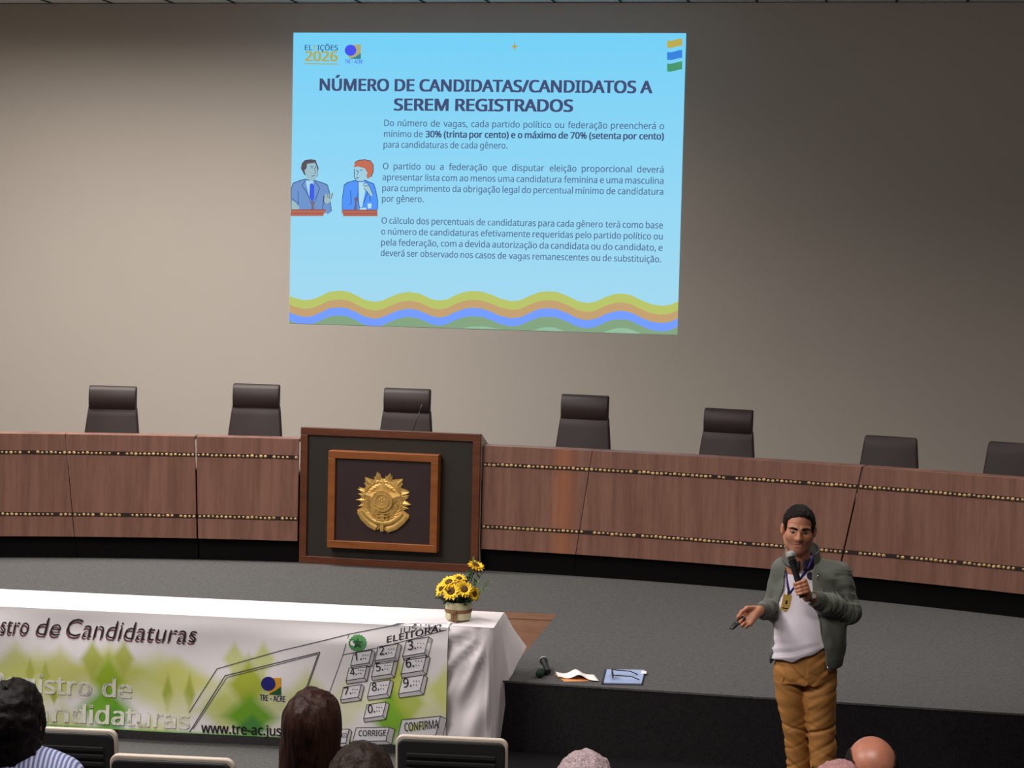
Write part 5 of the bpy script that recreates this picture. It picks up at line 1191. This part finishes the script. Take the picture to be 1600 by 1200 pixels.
# ------------------------------------------------------------------ the audience, seated with their backs to us
SK2 = skin('warm_skin', (184, 120, 96), .38); SK3 = skin('pink_skin', (206, 150, 140), .4); DKS = skin('brown_skin', (120, 78, 60), .5)
DEN = mat('dark_trousers', (40, 42, 52), .85)
def seated(label, px, py, D, sk, hairm_, shirtm, cut=None, infl=.014, extra=None, wob=None, yaw=0., pitch=0., k=1.0, hh=.006, pad=.17, low=.17, drop=.33):
    tp = at_depth(px, py, D); fz = floor_at(tp[0], tp[1] + .2); H = tp[2] - fz; R = rot(math.pi + yaw, pitch); hc_ = np.array((0, 0, H - (.125 + infl * .6) * k)); t = thing('person', label, 'person', (tp[0], tp[1], fz), .1)
    F = Field((-.34, -.22, -.02), (.34, .62, H + .03), .007); P = head(F, hc_, R, k); sz = H - drop
    for s in (-1, 1):
        F.cap((s * .03, -.02, sz + .03), (s * .165, -.015, sz - .03), .052, .055, .03); F.cap((s * .18, -.015, sz - .04), (s * .215, .03, sz - .30), .048, .040, .02); F.cap((s * .215, .03, sz - .30), (s * .12, .27, .60), .038, .026, .02)
        F.cap((s * .09, .04, .54), (s * .11, .42, .53), .075, .058, .03); F.cap((s * .11, .43, .52), (s * .11, .42, .09), .052, .036, .02); F.cap((s * .11, .40, .05), (s * .12, .54, .035), .036, .03, .02)
        F.cap((s * .12, .27, .60), (s * .105, .32, .600), .024, .020, .012)
        for q in range(4): F.cap((s * (.125 - .017 * q), .325, .602), (s * (.122 - .015 * q), .385 - .006 * abs(q - 1), .588), .0095, .0085, .004)
        F.cap((s * .10, .285, .605), (s * .07, .34, .602), .012, .010, .006)
    F.cap((0, -.01, sz + .07), (0, -.015, sz), .056, .065, .03)
    F.lofted([(.46, 0, .02, .15, .11), (.55, 0, .015, .155, .115), (.70, 0, .0, .15, .11), (sz - .12, 0, -.01, .165, .11), (sz - .03, 0, -.01, .15, .085), (sz + .02, 0, -.01, .08, .06)], .03)
    fobj('body', F, sk, t, None, 1); face_parts(t, P, R, k, IRIS, hairm_)
    S = Field((-.36, -.24, .44), (.36, .34, H - .2), .008)
    S.lofted([(.46, 0, .02, .172, .13), (.60, 0, .012, .172, .13), (sz - .12, 0, -.01, .182, .126), (sz - .03, 0, -.012, .165, .102), (sz + .03, 0, -.012, .095, .078), (sz + .055, 0, -.012, .075, .07)], .02)
    for s in (-1, 1): S.cap((s * .03, -.02, sz + .02), (s * .17, -.015, sz - .03), .062, .068, .03); S.cap((s * .18, -.015, sz - .04), (s * .21, .02, sz - .24), .064, .058, .02)
    S.wobble(lambda X, Y, Z: -.014 * vnoise(X, Y, Z, (14, 14, 9))); fobj('shirt', S, shirtm, t, None, 1)
    S = Field((-.24, -.14, .05), (.24, .54, .66), .010); S.lofted([(.45, 0, .02, .17, .13), (.6, 0, .01, .165, .125)], .02)
    for s in (-1, 1): S.cap((s * .09, .04, .545), (s * .11, .42, .535), .088, .072, .03); S.cap((s * .11, .43, .52), (s * .11, .42, .08), .066, .058, .02)
    fobj('trousers', S, DEN, t, None, 1)
    for s in (-1, 1): obj('shoe', G().ball((s * .118, .46, .036), (.044, .13, .036), 14, 8), SHOE, t, smooth=True)
    if hairm_ is not None and infl > 0: fobj('hair', hairfield(hc_, R, k, cut, infl, hh, extra, wob, pad, low), hairm_, t, None, 1)
    return t, P, hc_, R
def norm_cut(x, y, z):     # an ordinary short or long head of hair: face left free
    hl = .082 + 0 * x; yl = -.035 + np.clip(-z, 0, .2) * .45; return np.minimum(hl - z, yl - y)
BLK = hairm('black_curly_hair', (26, 21, 20), .55, .5, (30, 30, 30)); BRN = hairm('dark_brown_hair', (52, 32, 26), .42, .5, (40, 40, 5)); DRK = hairm('dark_hair', (46, 34, 30), .45, .5, (40, 40, 8)); GRY = hairm('grey_hair', (168, 148, 151), .6, .55, (60, 60, 40)); THN = hairm('thin_grey_hair', (170, 126, 126), .6, .3)
STR = NT('blue_striped_shirt'); n_ = STR.n('ShaderNodeTexCoord'); w_ = STR.n('ShaderNodeTexWave'); w_.inputs['Scale'].default_value = 22; w_.inputs['Distortion'].default_value = .4; STR.l(n_.outputs['Object'], w_.inputs['Vector'])
STR.l(STR.ramp(w_.outputs['Fac'], [(.35, lin((206, 210, 236))), (.6, lin((112, 122, 176)))]), STR.b.inputs['Base Color']); STR.b.inputs['Roughness'].default_value = .8
curl = lambda X, Y, Z: -.016 * vnoise(X, Y, Z, (34, 34, 34)) - .012 * vnoise(X, Y, Z, (80, 80, 80))
def ex1(F):
    c = F.lo + np.array((.17, .17, .22))
    F.ell(c + np.array((0, -.01, -.06)), (.098, .10, .13), .03); F.ell(c + np.array((.045, -.02, -.13)), (.05, .06, .07), .03); F.ell(c + np.array((-.045, -.02, -.13)), (.05, .06, .07), .03)
seated('person with black curly hair and blue striped shirt at far left, seen from behind', 22, 1064, 6.1, DKS, BLK, STR.m, norm_cut, .022, ex1, curl, .1, low=.22, drop=.275)
def ex2(F):
    c = F.lo + np.array((.19, .19, .42))
    F.ell(c + np.array((.0, -.015, -.05)), (.094, .10, .13), .03)
    for dx, dz, r in ((-.07, -.20, .045), (-.035, -.22, .05), (.01, -.22, .05), (.05, -.2, .045)): F.cap(c + np.array((dx * .7, -.03, -.06)), c + np.array((dx * 1.15, -.095, dz - .14)), r, r * .8, .03)
strand = lambda X, Y, Z: -.012 * vnoise(X, Y, Z, (50, 50, 6)) - .006 * vnoise(X, Y, Z, (110, 110, 9))
w2, P2, h2, R2 = seated('woman with long dark brown hair in front of the banner, seen from behind', 490, 1077, 6.1, SK3, BRN, mat('charcoal_top', (44, 42, 46), .85), norm_cut, .018, ex2, strand, -.1, pad=.19, low=.42)
obj('earring', G().ball(P2(-.085, .012, -.05), .007, 10, 6), M['chrome'], w2, smooth=True)
seated('person whose dark hair peeks up beside the long-haired woman at the bottom edge', 566, 1161, 5.3, SK2, DRK, mat('brown_top', (70, 56, 50), .85), norm_cut, .018, None, strand, 0)
gcurl = lambda X, Y, Z: -.010 * vnoise(X, Y, Z, (60, 60, 60)) - .008 * vnoise(X, Y, Z, (120, 120, 120))
seated('grey-haired person at the bottom edge in front of the dark stage face', 915, 1174, 5.5, SK3, GRY, mat('grey_top', (96, 92, 98), .85), norm_cut, .014, None, gcurl, 0)
def bald_cut(x, y, z): return np.maximum(norm_cut(x, y, z), 1 - np.sqrt((x / .070) ** 2 + ((y - .02) / .15) ** 2 + ((z - .10) / .105) ** 2)) * .06 + np.maximum(norm_cut(x, y, z), 0)
def bald_cut(x, y, z):
    e = (1 - np.sqrt((x / .068) ** 2 + ((y - .03) / .16) ** 2 + ((z - .105) / .115) ** 2)) * .07; return np.maximum(norm_cut(x, y, z), e)
seated("bald-topped man with dark side hair below the speaker's legs", 1363, 1149, 6.25, SK2, HDK, mat('dark_shirt', (52, 50, 56), .85), bald_cut, .006, None, lambda X, Y, Z: -.003 * vnoise(X, Y, Z, (80, 80, 20)), 0, k=1.09)
seated('person with thin pinkish-grey hair, nearest the camera, left of the bald-topped man', 1311, 1188, 5.05, SK3, THN, mat('beige_shirt', (150, 136, 124), .85), norm_cut, .006, None, gcurl, 0, k=.93)
